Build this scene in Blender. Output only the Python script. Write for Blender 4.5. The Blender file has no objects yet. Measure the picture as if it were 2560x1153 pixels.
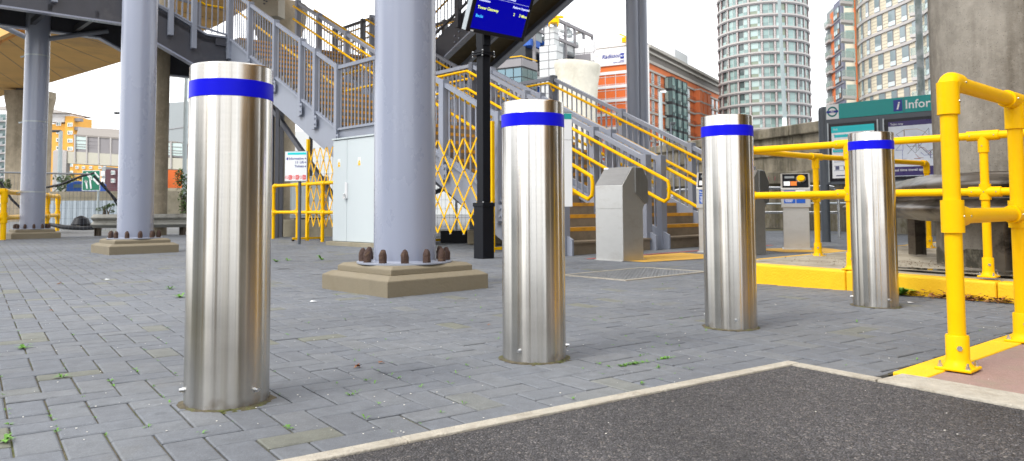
import bpy, math, random
from math import sin, cos, pi, radians, sqrt, atan2, hypot
from mathutils import Vector, Matrix
random.seed(7)
sc = bpy.context.scene
col = sc.collection
# ------------------------------------------------------------------ camera
F, PITCH, ROLL, CX, CY, EYE = 1916.55, .0568590, .00534264, 1280., 408.3067, .578079
cam_d = bpy.data.cameras.new('camera'); cam = bpy.data.objects.new('camera', cam_d); col.objects.link(cam)
cam.location = (0, 0, EYE)
cam.rotation_euler = (Matrix.Rotation(pi/2+PITCH, 4, 'X') @ Matrix.Rotation(-ROLL, 4, 'Z')).to_euler()
cam_d.sensor_width = 36; cam_d.lens = F/2560*36
cam_d.shift_y = -(576.5-CY)/2560
cam_d.clip_start = .05; cam_d.clip_end = 3000
cam_d.dof.use_dof = True; cam_d.dof.focus_distance = 3.0; cam_d.dof.aperture_fstop = 8.0
sc.camera = cam
sc.render.resolution_x = 1024; sc.render.resolution_y = 461
sc.render.engine = 'CYCLES'
# ------------------------------------------------------------------ world: bright overcast
SUN_EL, SUN_AZ = 48, 232          # azimuth clockwise from +Y
w = bpy.data.worlds.new("World"); sc.world = w; w.use_nodes = True
nt = w.node_tree; N = nt.nodes; L = nt.links
for n in list(N): N.remove(n)
out = N.new('ShaderNodeOutputWorld'); bg = N.new('ShaderNodeBackground'); bg.inputs[1].default_value = .12
sky = N.new('ShaderNodeTexSky'); sky.sky_type = 'NISHITA'; sky.sun_disc = False
sky.sun_elevation = radians(SUN_EL); sky.sun_rotation = radians(SUN_AZ); sky.air_density = 1.2; sky.dust_density = 4
tc = N.new('ShaderNodeTexCoord'); nz = N.new('ShaderNodeTexNoise'); nz.inputs['Scale'].default_value = 2.2; nz.inputs['Detail'].default_value = 5
L.new(tc.outputs['Generated'], nz.inputs['Vector'])
cr = N.new('ShaderNodeValToRGB'); cr.color_ramp.elements[0].position = .3; cr.color_ramp.elements[1].position = .72
cr.color_ramp.elements[0].color = (8.1, 8.25, 8.6, 1); cr.color_ramp.elements[1].color = (11.2, 11.2, 11.3, 1)
L.new(nz.outputs['Fac'], cr.inputs['Fac'])
mx = N.new('ShaderNodeMix'); mx.data_type = 'RGBA'; mx.inputs['Factor'].default_value = .86
L.new(sky.outputs[0], mx.inputs['A']); L.new(cr.outputs[0], mx.inputs['B'])
L.new(mx.outputs['Result'], bg.inputs[0]); L.new(bg.outputs[0], out.inputs[0])
# ------------------------------------------------------------------ sun through thin cloud
sd = bpy.data.lights.new('sun', 'SUN'); sd.energy = 1.15; sd.angle = radians(20); sd.color = (1, .96, .9)
so = bpy.data.objects.new('sun', sd); col.objects.link(so)
az = radians(SUN_AZ); el = radians(SUN_EL)
dsun = Vector((sin(az)*cos(el), cos(az)*cos(el), sin(el)))
so.rotation_euler = dsun.to_track_quat('Z', 'Y').to_euler()
sc.view_settings.view_transform = 'Standard'; sc.view_settings.look = 'None'
sc.view_settings.exposure = 1.0; sc.view_settings.gamma = 1

# ------------------------------------------------------------------ helpers
def ray(x, y):
    a = (x-CX)/F; b = -(y-CY)/F
    X = a*cos(ROLL)+b*sin(ROLL); u = -a*sin(ROLL)+b*cos(ROLL)
    return Vector((X, cos(PITCH)-u*sin(PITCH), sin(PITCH)+u*cos(PITCH)))
def G(x, y, z=0.):
    d = ray(x, y); return d*((z-EYE)/d.z)+Vector((0, 0, EYE))
def P(x, y, Y):
    d = ray(x, y); return d*(Y/d.y)+Vector((0, 0, EYE))
def zat(x, y, Y): return P(x, y, Y).z
O2 = Vector((.679, 9.042)); E1 = Vector((-.67559, .73728)); E2 = Vector((.73728, .67559))
def S(t, w_, z=0.): 
    q = O2+E1*t+E2*w_; return Vector((q.x, q.y, z))
C2 = Vector((1.022, 2.888)); UA = .6136
U2 = Vector((cos(UA), sin(UA))); V2 = Vector((-sin(UA), cos(UA)))
def K(u, v, z=0.):
    q = C2+U2*u+V2*v; return Vector((q.x, q.y, z))
def v3(p, z=0.): return Vector((p[0], p[1], z))
UP = Vector((0, 0, 1))

class MB:
    def __init__(s): s.v = []; s.f = []; s.sm = []
    def add(s, vs, fs, smooth=False):
        n = len(s.v); s.v += [Vector(p) for p in vs]; s.f += [tuple(i+n for i in f) for f in fs]; s.sm += [smooth]*len(fs); return s
    def box(s, c, ax, ay, az):          # centre, half vectors
        c = Vector(c); ax = Vector(ax); ay = Vector(ay); az = Vector(az)
        vs = [c+ax*i+ay*j+az*k for k in (-1, 1) for j in (-1, 1) for i in (-1, 1)]
        f = [(0, 2, 3, 1), (4, 5, 7, 6), (0, 1, 5, 4), (2, 6, 7, 3), (0, 4, 6, 2), (1, 3, 7, 5)]
        if ax.cross(ay).dot(az) < 0: f = [tuple(reversed(q)) for q in f]
        return s.add(vs, f)
    def abox(s, x0, x1, y0, y1, z0, z1):
        return s.box(((x0+x1)/2, (y0+y1)/2, (z0+z1)/2), ((x1-x0)/2, 0, 0), (0, (y1-y0)/2, 0), (0, 0, (z1-z0)/2))
    def sbox(s, t0, t1, w0, w1, z0, z1):   # in stair frame
        return s.box(S((t0+t1)/2, (w0+w1)/2, (z0+z1)/2), v3(E1)*(t1-t0)/2, v3(E2)*(w1-w0)/2, (0, 0, (z1-z0)/2))
    def bar(s, a, b, wd, ht, side=None):   # rectangular bar a->b, wd sideways, ht upwards-ish
        a = Vector(a); b = Vector(b); d = (b-a)
        sd_ = Vector(side).normalized() if side is not None else d.cross(UP).normalized() if d.cross(UP).length > 1e-6 else Vector((1, 0, 0))
        up = sd_.cross(d).normalized()
        return s.box((a+b)/2, d/2, sd_*wd/2, up*ht/2)
    def prism(s, poly, ext):            # 3-D polygon extruded by vector
        n = len(poly); poly = [Vector(p) for p in poly]; ext = Vector(ext)
        nn = Vector((0, 0, 0))
        for i in range(n): nn += poly[i].cross(poly[(i+1) % n])
        if nn.dot(ext) > 0: poly = poly[::-1]
        vs = poly+[p+ext for p in poly]
        return s.add(vs, [tuple(range(n))]+[tuple(reversed([n+i for i in range(n)]))]+[(i, n+i, n+(i+1) % n, (i+1) % n)[::1] for i in range(n)])
    def zprism(s, pts, z0, z1): return s.prism([(p[0], p[1], z0) for p in pts], (0, 0, z1-z0))
    def tube(s, pts, r, n=12, cap=True, smooth=True):
        pts = [Vector(p) for p in pts]; m = len(pts); rs = r if isinstance(r, (list, tuple)) else [r]*m
        vs = []; ref = None
        for i, p in enumerate(pts):
            d = (pts[min(i+1, m-1)]-pts[max(i-1, 0)]).normalized()
            if ref is None:
                ref = d.cross(UP) if abs(d.z) < .95 else Vector((1, 0, 0))
                ref = (ref-d*ref.dot(d)).normalized()
            else:
                ref = (ref-d*ref.dot(d)).normalized()
            bi = d.cross(ref); k = 1.
            if 0 < i < m-1:
                c = (pts[i]-pts[i-1]).normalized().dot((pts[i+1]-pts[i]).normalized()); k = 1/max(.5, sqrt((1+c)/2))
            for j in range(n):
                a = 2*pi*j/n; vs.append(p+(ref*cos(a)+bi*sin(a))*rs[i]*(1+(k-1)*.5))
        fs = [(i*n+j, i*n+(j+1) % n, (i+1)*n+(j+1) % n, (i+1)*n+j) for i in range(m-1) for j in range(n)]
        s.add(vs, fs, smooth)
        if cap:
            k0 = len(s.v)-m*n
            s.f += [tuple(reversed(range(k0, k0+n))), tuple(range(k0+(m-1)*n, k0+m*n))]; s.sm += [False, False]
        return s
    def cyl(s, a, b, r, n=16, r2=None): return s.tube([a, b], [r, r if r2 is None else r2], n)
    def lathe(s, prof, c, n=32, sx=1., sy=1., a0=0., cap=False):   # prof [(r,z)...]
        c = Vector(c); m = len(prof)
        vs = [c+Vector((cos(a0+2*pi*j/n)*r*sx, sin(a0+2*pi*j/n)*r*sy, z)) for r, z in prof for j in range(n)]
        fs = [(i*n+j, i*n+(j+1) % n, (i+1)*n+(j+1) % n, (i+1)*n+j) for i in range(m-1) for j in range(n)]
        s.add(vs, fs, True)
        if cap:
            k0 = len(s.v)-m*n
            s.f += [tuple(reversed(range(k0, k0+n))), tuple(range(k0+(m-1)*n, k0+m*n))]; s.sm += [False, False]
        return s
    def quad(s, a, b, c, d): return s.add([a, b, c, d], [(0, 1, 2, 3)])
    def text(s, body, size, o, right, up, align='LEFT', ext=.0015, shear=0., bold=0.):
        c = bpy.data.curves.new('txt', 'FONT'); c.body = body; c.size = size; c.extrude = ext; c.align_x = align; c.shear = shear
        c.offset = bold; c.resolution_u = 2
        ob = bpy.data.objects.new('txt', c); col.objects.link(ob)
        dg = bpy.context.evaluated_depsgraph_get(); dg.update()
        me = bpy.data.meshes.new_from_object(ob.evaluated_get(dg))
        r = Vector(right).normalized(); u = Vector(up).normalized(); nn = r.cross(u); o = Vector(o)
        s.add([o+r*p.co.x+u*p.co.y+nn*p.co.z for p in me.vertices], [tuple(f.vertices) for f in me.polygons])
        bpy.data.objects.remove(ob); bpy.data.curves.remove(c); bpy.data.meshes.remove(me)
        return s
    def build(s, name, m, parent=None, bevel=0, sharp=35, origin=None, seg=2):
        me = bpy.data.meshes.new(name)
        off = Vector((0, 0, 0))
        if parent is not None:
            p = parent
            while p.parent is not None: p = p.parent
            off = Vector(p.location)
        elif origin is not None: off = Vector(origin)
        me.from_pydata([tuple(p-off) for p in s.v], [], s.f)
        me.polygons.foreach_set('use_smooth', s.sm)
        me.update()
        if any(s.sm): me.set_sharp_from_angle(angle=radians(sharp))
        me.materials.append(m)
        o = bpy.data.objects.new(name, me); col.objects.link(o)
        if parent is not None: o.parent = parent
        elif origin is not None: o.location = off
        if bevel:
            b = o.modifiers.new('bevel', 'BEVEL'); b.width = bevel; b.segments = seg; b.limit_method = 'ANGLE'; b.angle_limit = radians(40)
        return o
def tag(o, label=None, cat=None, group=None, kind=None):
    if label: o['label'] = label
    if cat: o['category'] = cat
    if group: o['group'] = group
    if kind: o['kind'] = kind
    return o
def root(name, loc, label, cat, group=None):
    o = bpy.data.objects.new(name, None); col.objects.link(o); o.location = Vector(loc); o.empty_display_size = .2
    return tag(o, label, cat, group)
def copy_tree(o, parent=None):
    c = o.copy(); col.objects.link(c); c.parent = parent
    for ch in list(o.children): copy_tree(ch, c)
    return c

# ------------------------------------------------------------------ materials
def newmat(name):
    m = bpy.data.materials.new(name); m.use_nodes = True
    t = m.node_tree; return m, t, t.nodes, t.links, t.nodes['Principled BSDF']
def lin(r, g, b): 
    f = lambda c: ((c/255+.055)/1.055)**2.4 if c > 10 else c/255/12.92
    return (f(r), f(g), f(b), 1)
def mat(name, c, rough=.6, metal=0., var=.12, scale=6., bump=0., bscale=60., c2=None, c2pos=(.5, .75), c2scale=2., spec=.5, coat=0., world=False, stretch=None, rvar=.04):
    """painted / mineral surface: base colour broken by two octaves of noise, optional second-colour patches, bump, uneven gloss"""
    m, t, n, l, b = newmat(name)
    tc = n.new('ShaderNodeNewGeometry').outputs['Position'] if world else n.new('ShaderNodeTexCoord').outputs['Object']
    if stretch:
        mp = n.new('ShaderNodeMapping'); mp.inputs['Scale'].default_value = stretch; l.new(tc, mp.inputs['Vector']); tcs = mp.outputs[0]
    else: tcs = tc
    a = n.new('ShaderNodeTexNoise'); a.inputs['Scale'].default_value = scale; a.inputs['Detail'].default_value = 8; a.inputs['Roughness'].default_value = .65
    l.new(tcs, a.inputs['Vector'])
    mr = n.new('ShaderNodeMapRange'); mr.inputs['From Min'].default_value = .25; mr.inputs['From Max'].default_value = .75
    mr.inputs['To Min'].default_value = 1-var; mr.inputs['To Max'].default_value = 1+var; l.new(a.outputs['Fac'], mr.inputs['Value'])
    base = None
    if c2:
        a2 = n.new('ShaderNodeTexNoise'); a2.inputs['Scale'].default_value = c2scale; a2.inputs['Detail'].default_value = 9; a2.inputs['Roughness'].default_value = .7
        l.new(tcs, a2.inputs['Vector'])
        r2 = n.new('ShaderNodeMapRange'); r2.inputs['From Min'].default_value = c2pos[0]; r2.inputs['From Max'].default_value = c2pos[1]; l.new(a2.outputs['Fac'], r2.inputs['Value'])
        mxx = n.new('ShaderNodeMix'); mxx.data_type = 'RGBA'; mxx.inputs['A'].default_value = c; mxx.inputs['B'].default_value = c2
        l.new(r2.outputs[0], mxx.inputs['Factor']); base = mxx.outputs['Result']
    mm = n.new('ShaderNodeVectorMath'); mm.operation = 'SCALE'
    if base: l.new(base, mm.inputs[0])
    else: mm.inputs[0].default_value = c[:3]
    l.new(mr.outputs[0], mm.inputs['Scale']); l.new(mm.outputs[0], b.inputs['Base Color'])
    mr2 = n.new('ShaderNodeMapRange'); mr2.inputs['From Min'].default_value = .3; mr2.inputs['From Max'].default_value = .7
    mr2.inputs['To Min'].default_value = max(.02, rough-rvar); mr2.inputs['To Max'].default_value = min(1, rough+rvar)
    l.new(a.outputs['Fac'], mr2.inputs['Value']); l.new(mr2.outputs[0], b.inputs['Roughness'])
    b.inputs['Metallic'].default_value = metal; b.inputs['Specular IOR Level'].default_value = spec
    if coat: b.inputs['Coat Weight'].default_value = coat; b.inputs['Coat Roughness'].default_value = .15
    if bump:
        a3 = n.new('ShaderNodeTexNoise'); a3.inputs['Scale'].default_value = bscale; a3.inputs['Detail'].default_value = 6
        l.new(tc, a3.inputs['Vector'])
        bp = n.new('ShaderNodeBump'); bp.inputs['Strength'].default_value = min(1, bump); bp.inputs['Distance'].default_value = .01*max(1, bump)
        l.new(a3.outputs['Fac'], bp.inputs['Height']); l.new(bp.outputs[0], b.inputs['Normal'])
    return m
def emis(name, c, s=1.):
    m, t, n, l, b = newmat(name); b.inputs['Base Color'].default_value = (0, 0, 0, 1)
    b.inputs['Emission Color'].default_value = c; b.inputs['Emission Strength'].default_value = s; b.inputs['Roughness'].default_value = .3; b.inputs['Specular IOR Level'].default_value = .15; return m
def glassmat(name, cols, rough=.08, metal=0.):
    """window panes: each pane (island) its own tone, mirror-like sky reflection"""
    m, t, n, l, b = newmat(name)
    g = n.new('ShaderNodeNewGeometry'); r = n.new('ShaderNodeValToRGB'); r.color_ramp.interpolation = 'CONSTANT'
    e = r.color_ramp.elements
    while len(e) < len(cols): e.new(.5)
    for i, c in enumerate(cols): e[i].position = i/len(cols); e[i].color = c
    l.new(g.outputs['Random Per Island'], r.inputs['Fac']); l.new(r.outputs[0], b.inputs['Base Color'])
    b.inputs['Roughness'].default_value = rough; b.inputs['Specular IOR Level'].default_value = .8; b.inputs['Metallic'].default_value = metal; return m

M = {}
M['steel_paint'] = mat(rvar=.05, name='steel_paint', c=(.245, .27, .33, 1), rough=.40, var=.06, scale=2.5, c2=(.19, .20, .23, 1), c2pos=(.6, .95), c2scale=3, stretch=(3, 3, .6), bump=.05, bscale=14)
M['column_paint'] = mat(rvar=.025, name='column_paint', c=(.275, .305, .395, 1), rough=.28, var=.03, scale=1.5, c2=(.285, .31, .395, 1), c2pos=(.4, .95), c2scale=1.0, stretch=(1, 1, .5), bump=.012, bscale=5, coat=.3)
M['dark_steel'] = mat('dark_steel', (.055, .058, .072, 1), .45, var=.12, scale=3, c2=(.10, .10, .11, 1), c2pos=(.55, .8))
M['yellow'] = mat(rvar=.03, name='yellow_gloss_paint', c=(.86, .49, .0015, 1), rough=.36, var=.05, scale=8, bump=.06, bscale=120, coat=.0, spec=.11, c2=(.80, .43, .003, 1), c2pos=(.5, .9), c2scale=5)
M['yellow_rail'] = mat(rvar=.03, name='yellow_handrail_paint', spec=.12, c=(.86, .48, .0015, 1), rough=.42, var=.05, scale=8)
M['yellow_kerb'] = mat('yellow_road_paint', (.86, .50, .003, 1), .62, var=.07, scale=7, bump=.35, bscale=90, c2=(.45, .27, .04, 1), c2pos=(.66, .80), c2scale=9)
M['nosing'] = mat('worn_yellow_nosing', (.72, .35, .02, 1), .6, var=.15, scale=9, c2=(.35, .2, .05, 1), c2pos=(.52, .75), c2scale=6)
M['concrete'] = mat('concrete', (.30, .27, .20, 1), .85, var=.13, scale=4, bump=.35, bscale=45, c2=(.19, .17, .11, 1), c2pos=(.48, .75), c2scale=2.4)
M['plinth'] = mat('plinth_concrete', (.205, .176, .122, 1), .85, var=.16, scale=5, bump=.25, bscale=60, c2=(.145, .12, .075, 1), c2pos=(.5, .8), c2scale=5)
M['soffit'] = mat('viaduct_concrete', (.64, .375, .115, 1), .9, var=.1, scale=.5, c2=(.38, .24, .10, 1), c2pos=(.48, .72), c2scale=.35, world=True)
M['step'] = mat('step_concrete', (.26, .21, .15, 1), .85, var=.14, scale=7, c2=(.16, .13, .09, 1), c2pos=(.45, .75), c2scale=4, bump=.2)
M['rust'] = mat('rusty_bolt', (.055, .028, .02, 1), .75, var=.3, scale=25, bump=.9, bscale=70, c2=(.14, .085, .04, 1), c2pos=(.52, .72), c2scale=20)
M['black'] = mat('black_paint', (.006, .007, .011, 1), .42, spec=.22, rvar=.03, var=.1, scale=4, c2=(.03, .03, .035, 1), c2pos=(.6, .8))
M['blackplastic'] = mat('black_bezel', (.006, .006, .012, 1), .3)
M['white_cab'] = mat('pale_cabinet_paint', (.52, .58, .60, 1), .42, var=.02, scale=3, c2=(.48, .53, .55, 1), c2pos=(.6, .9), c2scale=3)
M['white'] = mat('white_panel', (.78, .79, .80, 1), .4, var=.03)
M['sign_white'] = mat('sign_white', (.80, .82, .83, 1), .35, var=.02)
M['sign_back'] = mat('sign_grey', (.20, .22, .23, 1), .45)
M['teal'] = mat('sign_teal', (.0, .30, .29, 1), .35, var=.03)
M['turq'] = mat('poster_turquoise', (.01, .62, .68, 1), .35, var=.03)
M['red'] = mat('sign_red', (.75, .03, .03, 1), .4)
M['navy'] = mat('sign_navy', (.012, .03, .28, 1), .4)
M['posterblue'] = mat('poster_blue', (.01, .10, .50, 1), .35)
M['purple'] = mat('poster_purple', (.045, .03, .15, 1), .3)
M['poster'] = mat('poster_paper', (.90, .93, .96, 1), .25, var=.04, scale=3)
M['mapbg'] = mat('map_paper', (.70, .76, .86, 1), .22, var=.16, scale=3.5)
M['ink'] = mat('printed_ink', (.10, .11, .20, 1), .4)
M['greyink'] = mat('printed_grey', (.38, .42, .52, 1), .4)
M['orange_ink'] = mat('printed_orange', (.80, .20, .03, 1), .4)
M['pole_grey'] = mat('pole_grey_paint', (.085, .10, .12, 1), .4, var=.08)
M['galv'] = mat('galvanised_steel', (.42, .46, .48, 1), .42, metal=.7, var=.12, scale=10, c2=(.28, .30, .30, 1), c2pos=(.5, .8), c2scale=4)
M['chrome'] = mat('bolt_zinc', (.62, .63, .64, 1), .28, metal=1., var=.1, scale=30)
M['beam'] = mat('weathered_guardrail', (.17, .15, .125, 1), .36, metal=.75, var=.2, scale=5, c2=(.04, .035, .03, 1), c2pos=(.50, .62), c2scale=2.2, bump=.12, bscale=9, stretch=(1, 1, 2.2))
M['validator'] = mat('validator_steel', (.60, .60, .585, 1), .38, rvar=.02, metal=.85, var=.08, scale=3, c2=(.38, .36, .32, 1), c2pos=(.5, .85), c2scale=3, stretch=(1, 1, 2))
M['foliage'] = mat('leaf_green', (.05, .10, .018, 1), .6, var=.5, scale=3, c2=(.14, .17, .04, 1), c2pos=(.45, .7), c2scale=2)
M['weed'] = mat('weed_green', (.10, .26, .02, 1), .55, var=.35, scale=30)
M['deadleaf'] = mat('dead_leaf', (.22, .07, .02, 1), .75, var=.4, scale=20, c2=(.30, .16, .06, 1), c2pos=(.45, .6), c2scale=12)
M['bark'] = mat('bark', (.09, .07, .05, 1), .9)
M['sand'] = mat('joint_sand', (.105, .088, .055, 1), .95, var=.4, scale=40, bump=.9, bscale=150, c2=(.085, .10, .022, 1), c2pos=(.50, .62), c2scale=5)
M['litter'] = mat('pale_grit', (.70, .68, .62, 1), .7, var=.2, scale=20)
# ------------------------------------------------------------------ special materials
def paver_mat():
    m, t, n, l, b = newmat('block_paving')
    g = n.new('ShaderNodeNewGeometry')
    r = n.new('ShaderNodeValToRGB'); e = r.color_ramp.elements
    e[0].position = 0; e[0].color = (.122, .132, .148, 1); e[1].position = 1; e[1].color = (.153, .161, .172, 1)
    for p, c in ((.30, (.129, .141, .160, 1)), (.62, (.135, .146, .161, 1)), (.93, (.146, .156, .169, 1)), (.9965, (.145, .15, .12, 1))): k = e.new(p); k.color = c
    l.new(g.outputs['Random Per Island'], r.inputs['Fac'])
    a = n.new('ShaderNodeTexNoise'); a.inputs['Scale'].default_value = .55; a.inputs['Detail'].default_value = 5; l.new(g.outputs['Position'], a.inputs['Vector'])
    mr = n.new('ShaderNodeMapRange'); mr.inputs['From Min'].default_value = .3; mr.inputs['From Max'].default_value = .7; mr.inputs['To Min'].default_value = .78; mr.inputs['To Max'].default_value = 1.18
    l.new(a.outputs['Fac'], mr.inputs['Value'])
    a2 = n.new('ShaderNodeTexNoise'); a2.inputs['Scale'].default_value = 16; a2.inputs['Detail'].default_value = 9; a2.inputs['Roughness'].default_value = .75; l.new(g.outputs['Position'], a2.inputs['Vector'])
    mr2 = n.new('ShaderNodeMapRange'); mr2.inputs['From Min'].default_value = .3; mr2.inputs['From Max'].default_value = .7; mr2.inputs['To Min'].default_value = .8; mr2.inputs['To Max'].default_value = 1.2
    l.new(a2.outputs['Fac'], mr2.inputs['Value'])
    # pale aggregate specks
    vo = n.new('ShaderNodeTexVoronoi'); vo.inputs['Scale'].default_value = 170; l.new(g.outputs['Position'], vo.inputs['Vector'])
    mr3 = n.new('ShaderNodeMapRange'); mr3.inputs['From Min'].default_value = .10; mr3.inputs['From Max'].default_value = .24; mr3.inputs['To Min'].default_value = 1.55; mr3.inputs['To Max'].default_value = 1.
    l.new(vo.outputs['Distance'], mr3.inputs['Value'])
    gv = n.new('ShaderNodeTexVoronoi'); gv.inputs['Scale'].default_value = 3.4; l.new(g.outputs['Position'], gv.inputs['Vector'])
    gm = n.new('ShaderNodeMapRange'); gm.inputs['From Min'].default_value = .045; gm.inputs['From Max'].default_value = .075; gm.inputs['To Min'].default_value = .72; gm.inputs['To Max'].default_value = 1.; l.new(gv.outputs['Distance'], gm.inputs['Value'])
    m0 = n.new('ShaderNodeMath'); m0.operation = 'MULTIPLY'; l.new(mr.outputs[0], m0.inputs[0]); l.new(gm.outputs[0], m0.inputs[1])
    m1 = n.new('ShaderNodeMath'); m1.operation = 'MULTIPLY'; l.new(m0.outputs[0], m1.inputs[0]); l.new(mr2.outputs[0], m1.inputs[1])
    m2 = n.new('ShaderNodeMath'); m2.operation = 'MULTIPLY'; l.new(m1.outputs[0], m2.inputs[0]); l.new(mr3.outputs[0], m2.inputs[1])
    # brownish silt patches
    a4 = n.new('ShaderNodeTexNoise'); a4.inputs['Scale'].default_value = 1.4; a4.inputs['Detail'].default_value = 10; a4.inputs['Roughness'].default_value = .7; l.new(g.outputs['Position'], a4.inputs['Vector'])
    mr4 = n.new('ShaderNodeMapRange'); mr4.inputs['From Min'].default_value = .58; mr4.inputs['From Max'].default_value = .78; mr4.inputs['To Max'].default_value = .7; l.new(a4.outputs['Fac'], mr4.inputs['Value'])
    mxx = n.new('ShaderNodeMix'); mxx.data_type = 'RGBA'; l.new(mr4.outputs[0], mxx.inputs['Factor']); l.new(r.outputs[0], mxx.inputs['A']); mxx.inputs['B'].default_value = (.160, .156, .140, 1)
    sc_ = n.new('ShaderNodeVectorMath'); sc_.operation = 'SCALE'; l.new(mxx.outputs['Result'], sc_.inputs[0]); l.new(m2.outputs[0], sc_.inputs['Scale']); l.new(sc_.outputs[0], b.inputs['Base Color'])
    b.inputs['Roughness'].default_value = .78; b.inputs['Specular IOR Level'].default_value = .45
    bp = n.new('ShaderNodeBump'); bp.inputs['Strength'].default_value = .7; bp.inputs['Distance'].default_value = .003
    a3 = n.new('ShaderNodeTexNoise'); a3.inputs['Scale'].default_value = 110; a3.inputs['Detail'].default_value = 7; l.new(g.outputs['Position'], a3.inputs['Vector'])
    l.new(a3.outputs['Fac'], bp.inputs['Height']); l.new(bp.outputs[0], b.inputs['Normal'])
    return m
def asphalt_mat():
    m, t, n, l, b = newmat('coarse_asphalt')
    g = n.new('ShaderNodeNewGeometry')
    # chippings: warped voronoi cells, each its own grey, dark binder between
    nz = n.new('ShaderNodeTexNoise'); nz.inputs['Scale'].default_value = 60; nz.inputs['Detail'].default_value = 3; l.new(g.outputs['Position'], nz.inputs['Vector'])
    ad = n.new('ShaderNodeVectorMath'); ad.operation = 'MULTIPLY_ADD'; ad.inputs[1].default_value = (.012, .012, .012); l.new(nz.outputs['Color'], ad.inputs[0]); l.new(g.outputs['Position'], ad.inputs[2])
    vo = n.new('ShaderNodeTexVoronoi'); vo.inputs['Scale'].default_value = 135; l.new(ad.outputs[0], vo.inputs['Vector'])
    vd = n.new('ShaderNodeTexVoronoi'); vd.feature = 'DISTANCE_TO_EDGE'; vd.inputs['Scale'].default_value = 135; l.new(ad.outputs[0], vd.inputs['Vector'])
    r = n.new('ShaderNodeValToRGB'); e = r.color_ramp.elements
    e[0].position = 0; e[0].color = (.050, .048, .053, 1); e[1].position = 1; e[1].color = (.175, .168, .172, 1)
    for p, c in ((.4, (.080, .077, .082, 1)), (.8, (.115, .110, .114, 1)), (.97, (.17, .155, .145, 1))): k = e.new(p); k.color = c
    sx = n.new('ShaderNodeSeparateColor'); l.new(vo.outputs['Color'], sx.inputs[0]); l.new(sx.outputs[0], r.inputs['Fac'])
    mr = n.new('ShaderNodeMapRange'); mr.inputs['From Min'].default_value = 0; mr.inputs['From Max'].default_value = .2; mr.inputs['To Min'].default_value = .12; mr.inputs['To Max'].default_value = 1.; l.new(vd.outputs['Distance'], mr.inputs['Value'])
    a = n.new('ShaderNodeTexNoise'); a.inputs['Scale'].default_value = 1.6; a.inputs['Detail'].default_value = 6; l.new(g.outputs['Position'], a.inputs['Vector'])
    mr2 = n.new('ShaderNodeMapRange'); mr2.inputs['From Min'].default_value = .3; mr2.inputs['From Max'].default_value = .7; mr2.inputs['To Min'].default_value = .85; mr2.inputs['To Max'].default_value = 1.5; l.new(a.outputs['Fac'], mr2.inputs['Value'])
    mu = n.new('ShaderNodeMath'); mu.operation = 'MULTIPLY'; l.new(mr.outputs[0], mu.inputs[0]); l.new(mr2.outputs[0], mu.inputs[1])
    s_ = n.new('ShaderNodeVectorMath'); s_.operation = 'SCALE'; l.new(r.outputs[0], s_.inputs[0]); l.new(mu.outputs[0], s_.inputs['Scale']); l.new(s_.outputs[0], b.inputs['Base Color'])
    b.inputs['Roughness'].default_value = .62; b.inputs['Specular IOR Level'].default_value = .5
    h = n.new('ShaderNodeMath'); h.operation = 'MINIMUM'; h.inputs[1].default_value = .25; l.new(vd.outputs['Distance'], h.inputs[0])
    n5 = n.new('ShaderNodeTexNoise'); n5.inputs['Scale'].default_value = 45; n5.inputs['Detail'].default_value = 6; l.new(g.outputs['Position'], n5.inputs['Vector'])
    hh = n.new('ShaderNodeMath'); hh.operation = 'MULTIPLY_ADD'; hh.inputs[1].default_value = 1.4; l.new(n5.outputs['Fac'], hh.inputs[0]); l.new(h.outputs[0], hh.inputs[2])
    bp = n.new('ShaderNodeBump'); bp.inputs['Strength'].default_value = 1.; bp.inputs['Distance'].default_value = .012; l.new(hh.outputs[0], bp.inputs['Height']); l.new(bp.outputs[0], b.inputs['Normal'])
    return m
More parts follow.
